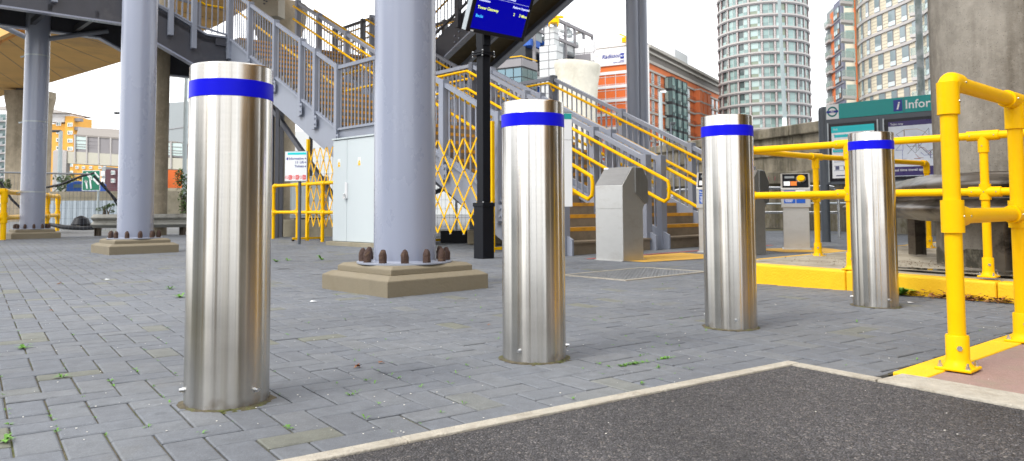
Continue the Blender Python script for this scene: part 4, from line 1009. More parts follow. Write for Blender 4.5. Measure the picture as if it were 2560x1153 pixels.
# ------------------------------------------------------------------ white sign panel behind the second bollard
c = P(1350, 600, 7.6); c.z = 0; r = root('notice_board', c, 'narrow white notice board with teal top, half hidden behind the second bollard', 'sign')
rt = Vector((.97, .24, 0)).normalized(); nn = Vector((rt.y, -rt.x, 0))
e = P(1429, 400, 7.6); hw = .20; ctr = Vector((e.x, e.y, 0))-rt*hw
zt_, zb_ = P(1429, 283, 7.6).z, P(1429, 517, 7.6).z
m = MB(); m.box(ctr+UP*(zt_+zb_)/2, rt*hw, nn*.02, (0, 0, (zt_-zb_)/2)); m.build('panel', M['sign_white'], r, bevel=.004)
m = MB(); m.box(ctr+UP*(zt_-.035)+nn*.021, rt*(hw-.004), nn*.001, (0, 0, .028)); m.build('teal_strip', M['teal'], r)
m = MB(); m.box(ctr+UP*(zt_-.27)+nn*.021, rt*(hw-.004), nn*.001, (0, 0, .0015)); m.box(ctr+UP*(zt_+.004), rt*hw, nn*.022, (0, 0, .004)); m.build('seam', M['sign_back'], r)
for s_ in (-.1, .05):
    m = MB(); m.cyl(ctr+rt*s_, ctr+rt*s_+UP*zb_, .02, 12); m.build('leg', M['pole_grey'], r)

# ------------------------------------------------------------------ information board
b0 = G(2069, 605); b0 = Vector((b0.x, b0.y+.05, 0))
rt = -v3(E1); nn = Vector((rt.y, -rt.x, 0)); nn = -nn if nn.dot(b0) > 0 else nn
r = root('information_board', b0, 'dark framed information board with teal header, timetable and tube map', 'sign')
zt_ = zat(2069, 268, b0.y); W_ = 2.3
m = MB(); m.tube([b0, b0+UP*(zt_-.06)], .068, 20); m.lathe([(.068, zt_-.06), (.06, zt_-.02), (.03, zt_), (.001, zt_+.004)], b0, 20); m.build('post', M['pole_grey'], r)
m = MB(); q = b0+rt*W_; m.tube([q, q+UP*(zt_-.02)], .068, 20); m.build('post', M['pole_grey'], r)
zb_ = zat(2082, 462, b0.y-.03)
m = MB(); m.box(b0+rt*(W_/2)+UP*(zt_+zb_)/2, rt*W_/2, nn*.045, (0, 0, (zt_-zb_)/2)); m.build('frame', M['pole_grey'], r, bevel=.006)
zh = .235
m = MB(); m.box(b0+rt*(W_/2+.03)+UP*(zt_-zh/2+.02)+nn*.048, rt*(W_/2-.05), nn*.008, (0, 0, zh/2)); hd = m.build('header', M['teal'], r, bevel=.003)
zz = zt_-zh/2+.02
m = MB(); o = b0+rt*.185+UP*zz+nn*.0575; m.box(o, rt*.10, nn*.001, (0, 0, zh/2)); lg = m.build('logo_panel', M['sign_white'], hd)
def ring(m, o, r0, r1, rt, nn, n=32):
    vs = [o+(rt*cos(2*pi*j/n)+UP*sin(2*pi*j/n))*r0 for j in range(n)]+[o+(rt*cos(2*pi*j/n)+UP*sin(2*pi*j/n))*r1 for j in range(n)]
    m.add(vs, [(j, (j+1) % n, n+(j+1) % n, n+j) for j in range(n)]+[(n+j, n+(j+1) % n, (j+1) % n, j) for j in range(n)])
m = MB(); ring(m, o+nn*.002, .082, .058, rt, nn); m.build('roundel_ring', M['turq2'] if 'turq2' in M else M['teal'], lg)
m = MB(); m.box(o+nn*.0035, rt*.094, nn*.001, (0, 0, .017)); rb = m.build('roundel_bar', M['navy'], lg)
m = MB(); m.text('DLR', .026, o+nn*.005-UP*.009, rt, UP, 'CENTER', .0005, bold=.0008); m.build('lettering', M['sign_white'], rb)
o = b0+rt*1.17+UP*zz+nn*.0575
m = MB(); m.box(o, rt*.063, nn*.001, (0, 0, .085)); ib = m.build('information_symbol', M['navy'], hd)
m = MB(); m.text('i', .16, o+nn*.002-UP*.055-rt*.005, rt, UP, 'CENTER', .0006, shear=.25, bold=.005); m.build('lettering', M['sign_white'], ib)
m = MB(); m.box(b0+rt*1.255+UP*zz+nn*.0575, rt*.003, nn*.0015, (0, 0, zh/2)); m.build('joint', M['pole_grey'], hd)
m = MB(); m.text('Information', .18, b0+rt*1.27+UP*(zz-.058)+nn*.058, rt, UP, 'LEFT', .001, bold=.0022); m.build('lettering', M['sign_white'], hd)
# poster cases
def case(x0, x1, z0, z1, nm):
    m = MB(); oo = b0+rt*(x0+x1)/2+UP*(z0+z1)/2+nn*.046; m.box(oo, rt*(x1-x0)/2, nn*.012, (0, 0, (z1-z0)/2)); k = m.build(nm, M['blackplastic'], r, bevel=.003)
    m = MB()
    for s_ in (-1, 1): m.box(oo+rt*s_*((x1-x0)/2+.012)+nn*.006, rt*.010, nn*.016, (0, 0, (z1-z0)/2+.015))
    m.build('case_edge', M['galv'], k)
    return k, oo+nn*.0125
ztp, zbp = zt_-.29, zb_+.05
k, oo = case(.12, .86, zbp, ztp, 'timetable_case')
hx, hz = .33, (ztp-zbp)/2-.045
m = MB(); m.box(oo, rt*hx, nn*.001, (0, 0, hz)); pp_ = m.build('timetable_poster', M['poster'], k)
m = MB(); m.box(oo+UP*(hz-.05)+nn*.002, rt*hx, nn*.001, (0, 0, .05)); m.build('turquoise_header', M['turq'], pp_)
for f in (.26, .83, 1.14): m = MB(); m.box(oo+UP*(hz-.05-f*hz*.98)-rt*(.11)+nn*.002, rt*(hx*.52 if f < .5 else hx*.62), nn*.001, (0, 0, .022)); m.build('turquoise_strip', M['turq'], pp_)
m = MB(); m.text('DLR', .04, oo-rt*(hx-.03)+UP*(hz-.06)+nn*.004, rt, UP, 'LEFT', .0005); m.build('lettering', M['sign_white'], pp_)
m = MB(); m.text('Trains from Blackwall', .062, oo-rt*(hx-.03)+UP*(hz-.17)+nn*.002, rt, UP, 'LEFT', .0005, bold=.0005); m.build('lettering', M['ink'], pp_)
m = MB(); rr = random.Random(9)
for c_ in range(2):
    zc_ = hz-.30
    while zc_ > -hz+.10:
        if rr.random() < .8: 
            ww = rr.uniform(.06, .13); m.box(oo+rt*(-hx+.03+ww+c_*.31)+UP*zc_+nn*.0035, rt*ww, nn*.0004, (0, 0, .005))
        zc_ -= rr.choice((.024, .024, .04))
m.build('timetable_text', M['greyink'], pp_)
m = MB()
for xx in (-.25, -.12, .02): m.box(oo+rt*xx-UP*(hz-.16)+nn*.0035, rt*.03, nn*.0004, (0, 0, .028))
m.box(oo-rt*.10-UP*(hz-.04)+nn*.0035, rt*.17, nn*.0004, (0, 0, .008)); m.build('timetable_symbols', M['ink'], pp_)
k, oo = case(.97, 2.22, zbp, ztp, 'map_case')
hx = .57
m = MB(); m.box(oo, rt*hx, nn*.001, (0, 0, hz)); mp_ = m.build('map_poster', M['mapbg'], k)
m = MB(); m.box(oo+UP*(hz-.035)+nn*.002, rt*hx, nn*.001, (0, 0, .035)); m.build('purple_band', M['purple'], mp_); m = MB(); m.box(oo-UP*(hz-.075)+nn*.002-rt*.08, rt*(hx-.08), nn*.001, (0, 0, .065)); m.build('purple_band', M['purple'], mp_)
m = MB(); m.text('Tube map', .045, oo-rt*(hx-.03)+UP*(hz-.052)+nn*.0035, rt, UP, 'LEFT', .0005); m.text('Real time travel app', .055, oo-rt*(hx-.04)-UP*(hz-.075)+nn*.0035, rt, UP, 'LEFT', .0005, bold=.0005); m.build('lettering', M['sign_white'], mp_)
m = MB(); m.box(oo-UP*(hz-.11)+nn*.002+rt*(hx-.075), rt*.07, nn*.001, (0, 0, .10)); m.build('white_box', M['poster'], mp_)
rr = random.Random(4)
for nm, cc_, cnt in (('map_line', (.30, .05, .05, 1), 5), ('map_line', (.05, .08, .38, 1), 6), ('map_line', (.08, .20, .12, 1), 3), ('map_line', (.45, .25, .08, 1), 3), ('map_line', (.12, .14, .20, 1), 5)):
    lm = mat('map_ink', cc_, .3)
    for q in range(cnt):
        m = MB(); x = rr.uniform(-.45, .45)*hx*1.5; z = rr.uniform(-.3, .5)*hz; pts = [(x, z)]
        dr = rr.choice([(1, 0), (0, 1), (.7, .7), (.7, -.7)])
        for s_ in range(rr.randint(3, 5)):
            l_ = rr.uniform(.06, .22); x += dr[0]*l_*.9; z += dr[1]*l_; pts.append((max(-hx+.03, min(hx-.03, x)), max(-hz+.25, min(hz-.13, z))))
            dr = rr.choice([(1, 0), (0, -1), (.7, .7), (.7, -.7), (-.7, -.7)])
        for A_, B_ in zip(pts, pts[1:]):
            if hypot(A_[0]-B_[0], A_[1]-B_[1]) > .01: m.bar(oo+rt*A_[0]+UP*A_[1]+nn*.0025, oo+rt*B_[0]+UP*B_[1]+nn*.0025, .0008, .005, side=nn)
        if m.v: m.build(nm, lm, mp_)

# ------------------------------------------------------------------ big concrete column, guardrail round it
cc = Vector((3.83, 5.56, 0)); r = root('concrete_column', cc+UP*PZ, 'huge stained round concrete column on the platform at the right edge', 'column')
m = MB(); m.lathe([(.675, .12), (.675, 6.6)], cc, 72, cap=True); m.build('shaft', M['col_conc'], r)
m = MB(); m.lathe([(.679, .145), (.679, .25), (.677, .32)], cc, 72); 
M['dampstain'] = mat('damp_moss', (.035, .032, .02, 1), .55, var=.4, scale=14, c2=(.12, .11, .08, 1), c2pos=(.45, .55), c2scale=9)
m = MB(); n = 72; rr = random.Random(2); hs = [.13+.05*abs(sin(j*.35))+rr.uniform(.0, .05) for j in range(n)]
m.add([cc+Vector((cos(2*pi*j/n)*.6765, sin(2*pi*j/n)*.6765, .14)) for j in range(n)]+[cc+Vector((cos(2*pi*j/n)*.6765, sin(2*pi*j/n)*.6765, hs[j]+.05)) for j in range(n)], [(j, (j+1) % n, n+(j+1) % n, n+j) for j in range(n)], True)
m.build('damp_band', M['dampstain'], r)
def wbeam(name, path, zc, hh, lab, mt, posts, depth=.075, pz=PZ, side=1, dent=0., postm=None, pw=.05, group=None):
    r = root(name, (path[0][0], path[0][1], pz), lab, 'guardrail', group)
    # smooth the path
    pp = [Vector((x, y, 0)) for x, y in path]; out = []
    for i in range(len(pp)-1):
        a_, b_, c_, d_ = pp[max(0, i-1)], pp[i], pp[i+1], pp[min(len(pp)-1, i+2)]
        for k in range(8):
            t = k/8; out.append(.5*((2*b_)+(c_-a_)*t+(2*a_-5*b_+4*c_-d_)*t*t+(3*b_-a_-3*c_+d_)*t**3))
    out.append(pp[-1])
    prof = []
    for k in range(25):
        s_ = k/24; z = hh*(s_-.5)*2; dpt = depth*(.5-.5*cos(4*pi*s_)); prof.append((dpt, z))
    vs = []; m = MB(); rr = random.Random(8)
    for i, p in enumerate(out):
        d = (out[min(i+1, len(out)-1)]-out[max(0, i-1)]).normalized(); nn = Vector((d.y, -d.x, 0))*side
        dn_ = dent*sin(i*1.7)*sin(i*.6+1)
        for k, (q, z) in enumerate(prof): vs.append(p+nn*(q+dn_*(1+.8*sin(k*.8+i)))+UP*(zc+z*(1+dn_*1.4)+dn_*.5))
    n = len(prof); m.add(vs, [(i*n+j, i*n+j+1, (i+1)*n+j+1, (i+1)*n+j) for i in range(len(out)-1) for j in range(n-1)], True)
    o = m.build('beam', M[mt], r, sharp=60); so_ = o.modifiers.new('thick', 'SOLIDIFY'); so_.thickness = .004
    for (x, y) in posts:
        m = MB(); m.abox(x-.045, x+.045, y-.004, y+.004, pz, zc+.05); m.abox(x-.047, x-.039, y-.06, y+.06, pz, zc+.05); m.abox(x+.039, x+.047, y-.06, y+.06, pz, zc+.05); m.build('post', M[postm or mt], r)
    return r
path = [(4.15, 9.4), (3.9, 8.3), (3.62, 7.3), (3.32, 6.4), (3.08, 5.75), (3.03, 5.3), (3.12, 4.92), (3.42, 4.5), (4.1, 3.8), (4.9, 3.0)]
wbeam('guardrail', path, .625, .165, 'dark battered corrugated guardrail bent round the concrete column', 'beam', [(3.50, 6.66), (3.21, 5.02), (4.5, 3.55)], dent=.003, side=1, depth=.10, postm='beam')
# puddle and grit on the platform
m = MB(); n = 26; rr = random.Random(1); c_ = Vector((3.02, 4.95, PZ-.002)); 
m.add([c_]+[c_+v3(E1)*cos(2*pi*j/n)*.62*rr.uniform(.8, 1.1)+v3(E2)*sin(2*pi*j/n)*.11*rr.uniform(.7, 1.2) for j in range(n)], [(0, 1+j, 1+(j+1) % n) for j in range(n)])
M['water'] = mat('puddle_water', (.05, .045, .03, 1), .04, var=.1, rvar=.02)
tag(m.build('puddle', M['water']), kind='structure')
m = MB()
for k in range(420):
    t, w_ = random.gauss(-4.0, .35), random.gauss(-.72, .22)
    if w_ < -1.2: continue
    s_ = random.uniform(.003, .011); q = S(t, w_, PZ+s_*.3)
    m.add([q+Vector((random.uniform(-s_, s_), random.uniform(-s_, s_), random.uniform(-s_*.4, s_*.8))) for _ in range(4)], [(0, 1, 2), (0, 2, 3), (0, 3, 1), (1, 3, 2)])
M['gravelc'] = mat('gravel_stone', (.24, .20, .15, 1), .9, var=.4, scale=60)
tag(m.build('gravel', M['gravelc']), 'loose grit on the platform at the foot of the concrete column', 'gravel', kind='stuff')
# ------------------------------------------------------------------ viaduct overhead with its piers
vd = [(13.5, -9.), (9.6, -1.2), (5.6, 5.0), (-.6, 13.0), (-8.2, 19.6), (-16.3, 27.6), (-24.5, 36.), (-34, 45), (-60, 72)]   # far-lower edge is 4 m to the right of this centre line
def offpath(pts, o):
    out = []
    for i, p in enumerate(pts):
        a = Vector(pts[max(0, i-1)]); b_ = Vector(pts[min(len(pts)-1, i+1)]); d = (b_-a).normalized(); out.append(Vector((p[0]+d.y*o, p[1]-d.x*o)))
    return out
farE = [(12.5+4, -9+2), (12.2, 1.0), (8.2, 8.0), (1.0, 15.2), (-7.3, 22.0), (-9.7, 25.), (-15.6, 30.8), (-21.7, 36), (-27, 40.4), (-42, 54), (-70, 80)]
nearE = [(9.0, -11), (6.0, -2.6), (2.6, 3.4), (-3.8, 9.6), (-11.6, 16.6), (-14.0, 20.4), (-17.3, 26.3), (-20.6, 29.8), (-25, 34), (-38, 46), (-66, 73)]
# near edge pulled back: clears the plaza columns, shaped to brighten the upper handrails
nearE = [(10.5, -9), (7.6, -1.6), (4.9, 3.6), (-1.5, 12.3), (-9.7, 19.0), (-12.6, 20.8), (-16.2, 25.7), (-18.6, 27.8), (-25, 34.5), (-39, 48), (-67, 75)]
r = root('viaduct', (-12, 24, 0), 'tan concrete railway viaduct crossing overhead behind the stairs to the upper left', 'viaduct')
ZS = 6.6
m = MB(); vs = []
for (fx, fy), (nx, ny) in zip(farE, nearE):
    f_ = Vector((fx, fy, 0)); n_ = Vector((nx, ny, 0)); d = (f_-n_).normalized()
    vs += [n_+UP*(ZS+.12), f_+UP*ZS, f_+UP*(ZS+.35), f_+d*.0+UP*(ZS+1.6), n_+UP*(ZS+1.6)]
k = 5; m.add(vs, [(i*k+j, (i+1)*k+j, (i+1)*k+(j+1) % k, i*k+(j+1) % k) for i in range(len(farE)-1) for j in range(k)])
m.build('deck', M['soffit'], r)
m = MB()
for i in range(len(farE)-1):
    for s_ in range(3):
        t = (s_+.5)/3; f_ = Vector((*farE[i], 0)).lerp(Vector((*farE[i+1], 0)), t); n_ = Vector((*nearE[i], 0)).lerp(Vector((*nearE[i+1], 0)), t)
        m.bar(f_+UP*(ZS-.002), n_+UP*(ZS+.112), .025, .012)
m.build('joint', M['step'], r)
m = MB()
for (a, b_) in zip(nearE, nearE[1:]):
    a = Vector((*a, 0)); b_ = Vector((*b_, 0)); d = (b_-a).normalized(); o = Vector((-d.y, d.x, 0))
    m.bar(a+o*.55+UP*(ZS+.75), b_+o*.55+UP*(ZS+.75), .18, 1.7)
m.build('parapet', M['soffit'], r)
def pier(p, ra, rb, z1, lab, cap=True, box=False):
    rr = root('viaduct_pier', (p[0], p[1], 0), lab, 'column', 'piers of the viaduct'); m = MB(); c = Vector((p[0], p[1], 0))
    if box: m.zprism([c+Vector((x, y, 0)) for x, y in ((-ra, -ra*.7), (ra, -ra*.7), (ra, ra*.7), (-ra, ra*.7))], -.5, z1-(1.15 if cap else 0))
    else: m.lathe([(ra, -.3), (ra, z1)], c, 40)
    m.build('shaft', M['pier'], rr)
    if cap:
        m = MB()
        if box:
            lo = [c+Vector((x*rb[0], y, 0)) for x, y in ((-1, -ra*.72), (1, -ra*.72), (1, ra*.72), (-1, ra*.72))]
            vs = [q*1.0+UP*(z1-1.15)+Vector(((q.x-c.x)*(ra/rb[0]-1), 0, 0)) for q in lo]+[q+UP*(z1-.45) for q in lo]+[q+UP*(z1-.10) for q in lo]
            m.add(vs, [(3, 2, 1, 0), (8, 9, 10, 11)]+[(b_*4+i, b_*4+(i+1) % 4, b_*4+4+(i+1) % 4, b_*4+4+i) for b_ in (0, 1) for i in range(4)])
        else: m.lathe([(ra, z1-1.4), (ra*1.55, z1-.5), (ra*1.6, z1)], c, 40)
        m.build('capital', M['pier'], rr)
        m = MB(); m.box(c+UP*(z1-.03), (ra*.6, 0, 0), (0, ra*.5, 0), (0, 0, .09)); m.build('bearing', M['dark_steel'], rr)
M['pier'] = weathered('pier_concrete', (.35, .30, .22, 1), (.20, .165, .11, 1), scale=.6)
pier((-24.2, 38.3), .80, (.95,), ZS, 'square concrete viaduct pier with flared capital behind the farthest grey column', box=True)
pier((-6.9, 22.5), .50, .7, ZS, 'round concrete pier under the head of the stairs, seen through the railings')
g1 = P(399, 585, 16.9); pier((g1.x, 16.9), .145, 0, ZS, 'slim concrete pier just behind the middle grey column', cap=False)
c = P(671, 0, 19.5); r = root('service_box', (c.x, c.y, 4.3), 'large grey beige service box on the pier behind the upper flight', 'cabinet')
m = MB(); m.box((c.x, c.y, c.z+.9), (.36, -.05, 0), (.03, .2, 0), (0, 0, 1.38)); m.build('box', M['boxbeige'] if 'boxbeige' in M else mat('beige_box', (.36, .33, .26, 1), .6), r, bevel=.01)
m = MB()
for dx_, dz_ in ((-.03, .02), (.03, .0), (-.03, -.06)): m.box((c.x+dx_, c.y-.235, c.z-.10+dz_), (.022, 0, 0), (0, .01, 0), (0, 0, .016))
m.build('vent', M['dark_steel'], r)
m = MB(); m.box((c.x, c.y+.25, 2.3), (.05, 0, 0), (0, .05, 0), (0, 0, 2.3)); m.build('support_post', M['dark_steel'], r)

# ------------------------------------------------------------------ concrete wall of the ramp, behind the information board
a = P(1690, 360, 25.); b_ = P(2075, 303, 17.2)
a.z = 0; b_.z = 0; d = (b_-a).normalized(); nn = Vector((d.y, -d.x, 0)); L_ = (b_-a).length
ztA = P(1690, 359, 25.).z; ztB = P(2060, 303, 17.5).z
r = root('concrete_wall', (a+b_)/2, 'long weathered concrete ramp wall with a thick coping, behind the ticket validators', 'wall')
A_ = a-d*3; B_ = b_+d*9
def zt(q): s_ = (q-a).dot(d)/L_; return ztA+(ztB-ztA)*s_
m = MB(); m.prism([A_, B_, B_+UP*(zt(B_)-1.15), A_+UP*(zt(A_)-1.15)], -nn*.5); m.build('lower_wall', M['wall_conc'], r)
m = MB(); m.prism([A_+UP*(zt(A_)-1.15), B_+UP*(zt(B_)-1.15), B_+UP*(zt(B_)-.70), A_+UP*(zt(A_)-.70)], -nn*.35); m.build('recessed_band', M['wall_conc'], r)
q = nn*.16
m = MB(); m.prism([A_+q+UP*(zt(A_)-1.42), B_+q+UP*(zt(B_)-1.42), B_+q+UP*(zt(B_)-1.12), A_+q+UP*(zt(A_)-1.12)], -nn*.5); m.build('ledge', M['wall_conc'], r, bevel=.02)
m = MB(); s0 = 0; LL = (B_-A_).length
while s0 < LL:
    s1 = min(LL, s0+2.4); u0 = A_+d*(s0+.012); u1 = A_+d*(s1-.012)
    m.prism([u0+UP*(zt(u0)-.72)+nn*.05, u1+UP*(zt(u1)-.72)+nn*.05, u1+UP*(zt(u1)-.2)+nn*.05, u0+UP*(zt(u0)-.2)+nn*.05], -nn*.4); s0 = s1
m.build('parapet_panels', M['wall_conc'], r, bevel=.015)
m = MB(); s0 = 0
while s0 < LL:
    s1 = min(LL, s0+3.2); u0 = A_+d*(s0+.01); u1 = A_+d*(s1-.01); q = nn*.14
    m.prism([u0+UP*(zt(u0)-.26)+q, u1+UP*(zt(u1)-.26)+q, u1+UP*zt(u1)+q, u0+UP*zt(u0)+q], -nn*.55); s0 = s1
m.build('coping', M['wall_conc'], r, bevel=.03)
m = MB(); rr = random.Random(12)
for k in range(16):
    s_ = rr.uniform(.50, .95)*L_; u0 = a+d*s_+nn*.172; zc = zt(u0)-1.42+rr.uniform(.04, .26)
    m.bar(u0+UP*zc, u0+d*rr.uniform(-.05, .05)+UP*(zc-rr.uniform(.05, .16)), .004, rr.uniform(.012, .03), side=nn)
m.build('red_paint_marks', M['redmark'] if 'redmark' in M else mat('red_marks', (.30, .06, .08, 1), .7), r)
# pipe rail and mesh at the foot of the wall
m = MB(); 
for z in (.62, .86): m.cyl(A_+d*5+nn*.35+UP*z, B_+nn*.35+UP*z, .025, 8)
k = 5
while k < LL: q = A_+d*k+nn*.35; m.cyl(q, q+UP*.9, .028, 8); k += 1.8
tag(m.build('pipe_rail', M['galv'], origin=(a+b_)/2), 'grey pipe rail along the foot of the concrete ramp wall', 'railing')
# bicycle hoops
def hoop(px, py, D, w_, z1, ang, lab):
    p = P(px, py, D); p.z = 0; dd = Vector((cos(ang), sin(ang), 0)); r = root('bicycle_stand', p, lab, 'bicycle stand', 'silver bicycle stands')
    pts = [p-dd*w_, p-dd*w_+UP*(z1-.15)]+[p+dd*(-w_+.15*(1-cos(pi/2*k/4)))+UP*(z1-.15+.15*sin(pi/2*k/4)) for k in range(1, 5)]+[p+dd*(w_-.15*(1-sin(pi/2*k/4)))+UP*(z1-.15+.15*cos(pi/2*k/4)) for k in range(0, 5)]+[p+dd*w_]
    m = MB(); m.tube(pts, .025, 10); h_ = m.build('hoop', M['hoop'], r)
    m = MB(); m.cyl(p-dd*w_+UP*.45, p+dd*w_+UP*.45, .02, 8); m.build('crossbar', M['hoop'], r)
M['hoop'] = mat('polished_hoop', (.75, .76, .76, 1), .22, metal=.9)
for k, (px, D, wd_) in enumerate(((1946, 14.2, .35), (2052, 13.4, .35), (1722, 15.5, .35))):
    hoop(px, 560, D, wd_, .9, radians(10), ['silver bicycle stand between two ticket validators', 'silver bicycle stand beside the post of the information board', 'silver bicycle stand seen through the lower end of the far stair railing'][k])

# ------------------------------------------------------------------ far buildings: shared pieces
M['glass_t'] = glassmat('tower_glass', [(.27, .40, .38, 1), (.33, .46, .44, 1), (.20, .29, .28, 1), (.40, .53, .51, 1), (.22, .32, .31, 1), (.08, .11, .11, 1), (.26, .38, .36, 1), (.20, .25, .18, 1), (.40, .54, .53, 1)], .12)
M['glass_b'] = glassmat('window_glass', [(.36, .48, .50, 1), (.46, .58, .60, 1), (.20, .26, .28, 1), (.58, .70, .72, 1), (.28, .38, .40, 1), (.35, .18, .10, 1)], .1)
M['glass_d'] = glassmat('bay_glass', [(.18, .31, .30, 1), (.24, .38, .36, 1), (.11, .18, .18, 1), (.32, .46, .43, 1)], .1)
M['glass_c'] = glassmat('blue_glass', [(.25, .58, .75, 1), (.40, .68, .78, 1), (.12, .22, .27, 1), (.55, .45, .50, 1)], .1)
M['slab'] = mat('slab_edge', (.46, .44, .425, 1), .7, var=.06, scale=.2, world=True)
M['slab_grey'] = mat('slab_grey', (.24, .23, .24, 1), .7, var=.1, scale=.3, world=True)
M['mull'] = mat('white_mullion', (.62, .60, .58, 1), .6)
M['fin'] = mat('red_brown_fin', (.16, .10, .10, 1), .6)
M['orange'] = mat('orange_panel', (.80, .17, .035, 1), .7, var=.08, scale=.3, world=True)
M['orange_d'] = mat('orange_brick', (.62, .17, .055, 1), .8, var=.12, scale=.5, world=True)
M['hotel_white'] = mat('white_cladding', (.78, .77, .76, 1), .6, var=.04, scale=.3, world=True)
M['cornice'] = mat('cornice_stone', (.40, .38, .34, 1), .8, var=.1, scale=.3, world=True)
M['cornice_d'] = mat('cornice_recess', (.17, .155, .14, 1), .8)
M['cream'] = mat('cream_cladding', (.66, .60, .46, 1), .75, var=.06, scale=.4, world=True)
M['ochre_wall'] = mat('ochre_render', (.74, .38, .07, 1), .85, var=.06, scale=.3, world=True)
M['grey_clad'] = mat('grey_cladding', (.27, .30, .31, 1), .6, var=.05, scale=.2, world=True)
M['maroon'] = mat('maroon_brick', (.11, .05, .06, 1), .85, var=.1)
M['tower_panel'] = mat('panel_cladding', (.55, .57, .57, 1), .55, var=.05, scale=.4, world=True)
M['vent'] = weathered('vent_shaft_concrete', (.66, .63, .53, 1), (.50, .47, .38, 1), scale=.12)
M['frame_d'] = mat('dark_frame', (.03, .035, .04, 1), .5)
M['roofgrey'] = mat('roof_grey', (.24, .22, .20, 1), .8)
M['bblue'] = mat('plant_blue', (.02, .10, .42, 1), .6); M['bred'] = mat('plant_red', (.45, .03, .03, 1), .6)
def dirs(deg): a_ = radians(deg); return Vector((sin(a_), cos(a_), 0))
# ------------------------------------------------------------------ round glass tower
Y = 175.; X = ((1797+2028)/2+3-1280)/F*Y; c = Vector((X, Y, 0)); R = 10.1; FH = 2.78
r = root('glass_tower', c, 'tall round apartment tower of pale green glass with white floor bands', 'building')
z = .35
ztop = 56; k = 0; n = 23
while z < ztop:
    if z > 15:
        m = MB(); m.lathe([(R-.3, z), (R+.12, z+.06), (R+.12, z+.42), (R-.3, z+.44)], c, 90); fb = m.build('floor_band', M['slab'], r)
        m = MB(); m.lathe([(R-.1, z-.24), (R+.02, z-.22), (R+.02, z-.02), (R-.1, z)], c, 90); m.build('band_grey_ring', M['slab_grey'], fb)  # grey ring set back under the floor band
        m = MB(); m2 = MB(); rr = random.Random(k+50); m3 = MB()
        for j in range(n):
            a0, a1 = 2*pi*j/n, 2*pi*(j+1)/n; sub = [0, .55, 1.] if j % 3 else [0, .7, 1.]
            for s0, s1 in zip(sub, sub[1:]):
                b0, b1 = a0+(a1-a0)*s0, a0+(a1-a0)*s1; r0 = R-.28
                for (zz0, zz1) in ((z+.48, z+1.15), (z+1.18, z+FH-.24)):
                    m.quad(*[c+Vector((cos(t)*r0, sin(t)*r0, zz)) for t, zz in ((b0, zz0), (b1, zz0), (b1, zz1), (b0, zz1))])
                d_ = Vector((cos(b0), sin(b0), 0)); tt = Vector((-d_.y, d_.x, 0)); m2.box(c+d_*(R-.24)+UP*(z+FH/2), d_*.05, tt*.026, (0, 0, FH/2-.3))
            for off, wd_, mb_ in ((0, .15, m2), (.055, .12, m3), (-.05, .10, m3)):
                t = a0+off*(a1-a0)*1.0; d_ = Vector((cos(t), sin(t), 0)); tt = Vector((-d_.y, d_.x, 0)); mb_.box(c+d_*(R-.17)+UP*(z+FH/2+.1), d_*.12, tt*wd_, (0, 0, FH/2-.34))
        wb = m.build('window_band', M['glass_t'], r); m2.build('mullions', M['mull'], wb); m3.build('fins', M['fin'], wb)
    z += FH; k += 1
m = MB(); m.lathe([(R-.35, 0), (R-.35, ztop)], c, 60, cap=True); m.build('core', M['slab_grey'], r)

# ------------------------------------------------------------------ hotel
Yc = 150.; C = Vector(((1622-1280)/F*Yc, Yc, 0)); dr = dirs(30); dl = dirs(-60)
HT = P(1622, 112, Yc).z
r = root('hotel', C, 'orange and white panelled hotel with a script sign below its roof', 'building')
LR, LLf = 78., 19.
zO = P(1622, 156, Yc).z
bk = dl*30
m = MB(); m.zprism([C, C+dr*LR, C+dr*LR+dl*LLf, C+dl*LLf], 0, zO); m.build('wall', M['orange_d'], r)
# left (bright) face
nl = -dr
m = MB(); m.box(C+dl*LLf/2+nl*.12+UP*zO/2, dl*LLf/2, nl*.12, (0, 0, zO/2)); m.build('orange_cladding', M['orange'], r)
m = MB(); m.box(C+dl*LLf/2+nl*.2+UP*(zO+HT)/2, dl*(LLf/2+.2), nl*.35, (0, 0, (HT-zO)/2)); wf = m.build('white_fascia', M['hotel_white'], r)
m = MB()
for s_ in (4.1, 8.5, 13): m.box(C+dl*s_+nl*.56+UP*(zO+HT)/2, dl*.04, nl*.01, (0, 0, (HT-zO)/2))
m.box(C+dl*LLf/2+nl*.56+UP*(zO+(HT-zO)*.62), dl*LLf/2, nl*.01, (0, 0, .04)); m.build('panel_joints', M['cornice'], wf)
zz = zO-1.5; bi = 0
while zz > 6:
    m = MB(); m.box(C+dl*LLf/2+nl*.22+UP*zz, dl*(LLf/2+.1), nl*.2, (0, 0, .30)); b1 = m.build('white_band', M['hotel_white'], r)
    m = MB(); m.box(C+dr*LR/2+Vector((dr.y, -dr.x, 0))*.25+UP*zz, dr*LR/2, Vector((dr.y, -dr.x, 0))*.15, (0, 0, .20)); m.build('stone_band', M['cornice'], r)
    m = MB(); m.box(C+dl*LLf/2+nl*.28+UP*(zz-.75), dl*LLf/2, nl*.03, (0, 0, .05)); m.box(C+dl*LLf/2+nl*.28+UP*(zz-2.3), dl*LLf/2, nl*.03, (0, 0, .05))
    for s_ in (2.2, 4.4, 6.6, 8.8, 11, 13.2, 15.4): m.box(C+dl*s_+nl*.28+UP*(zz-1.4), dl*.06, nl*.04, (0, 0, 1.1))
    m.build('grid_lines', M['mull'], b1); zz -= 2.80; bi += 1
nr = Vector((dr.y, -dr.x, 0))
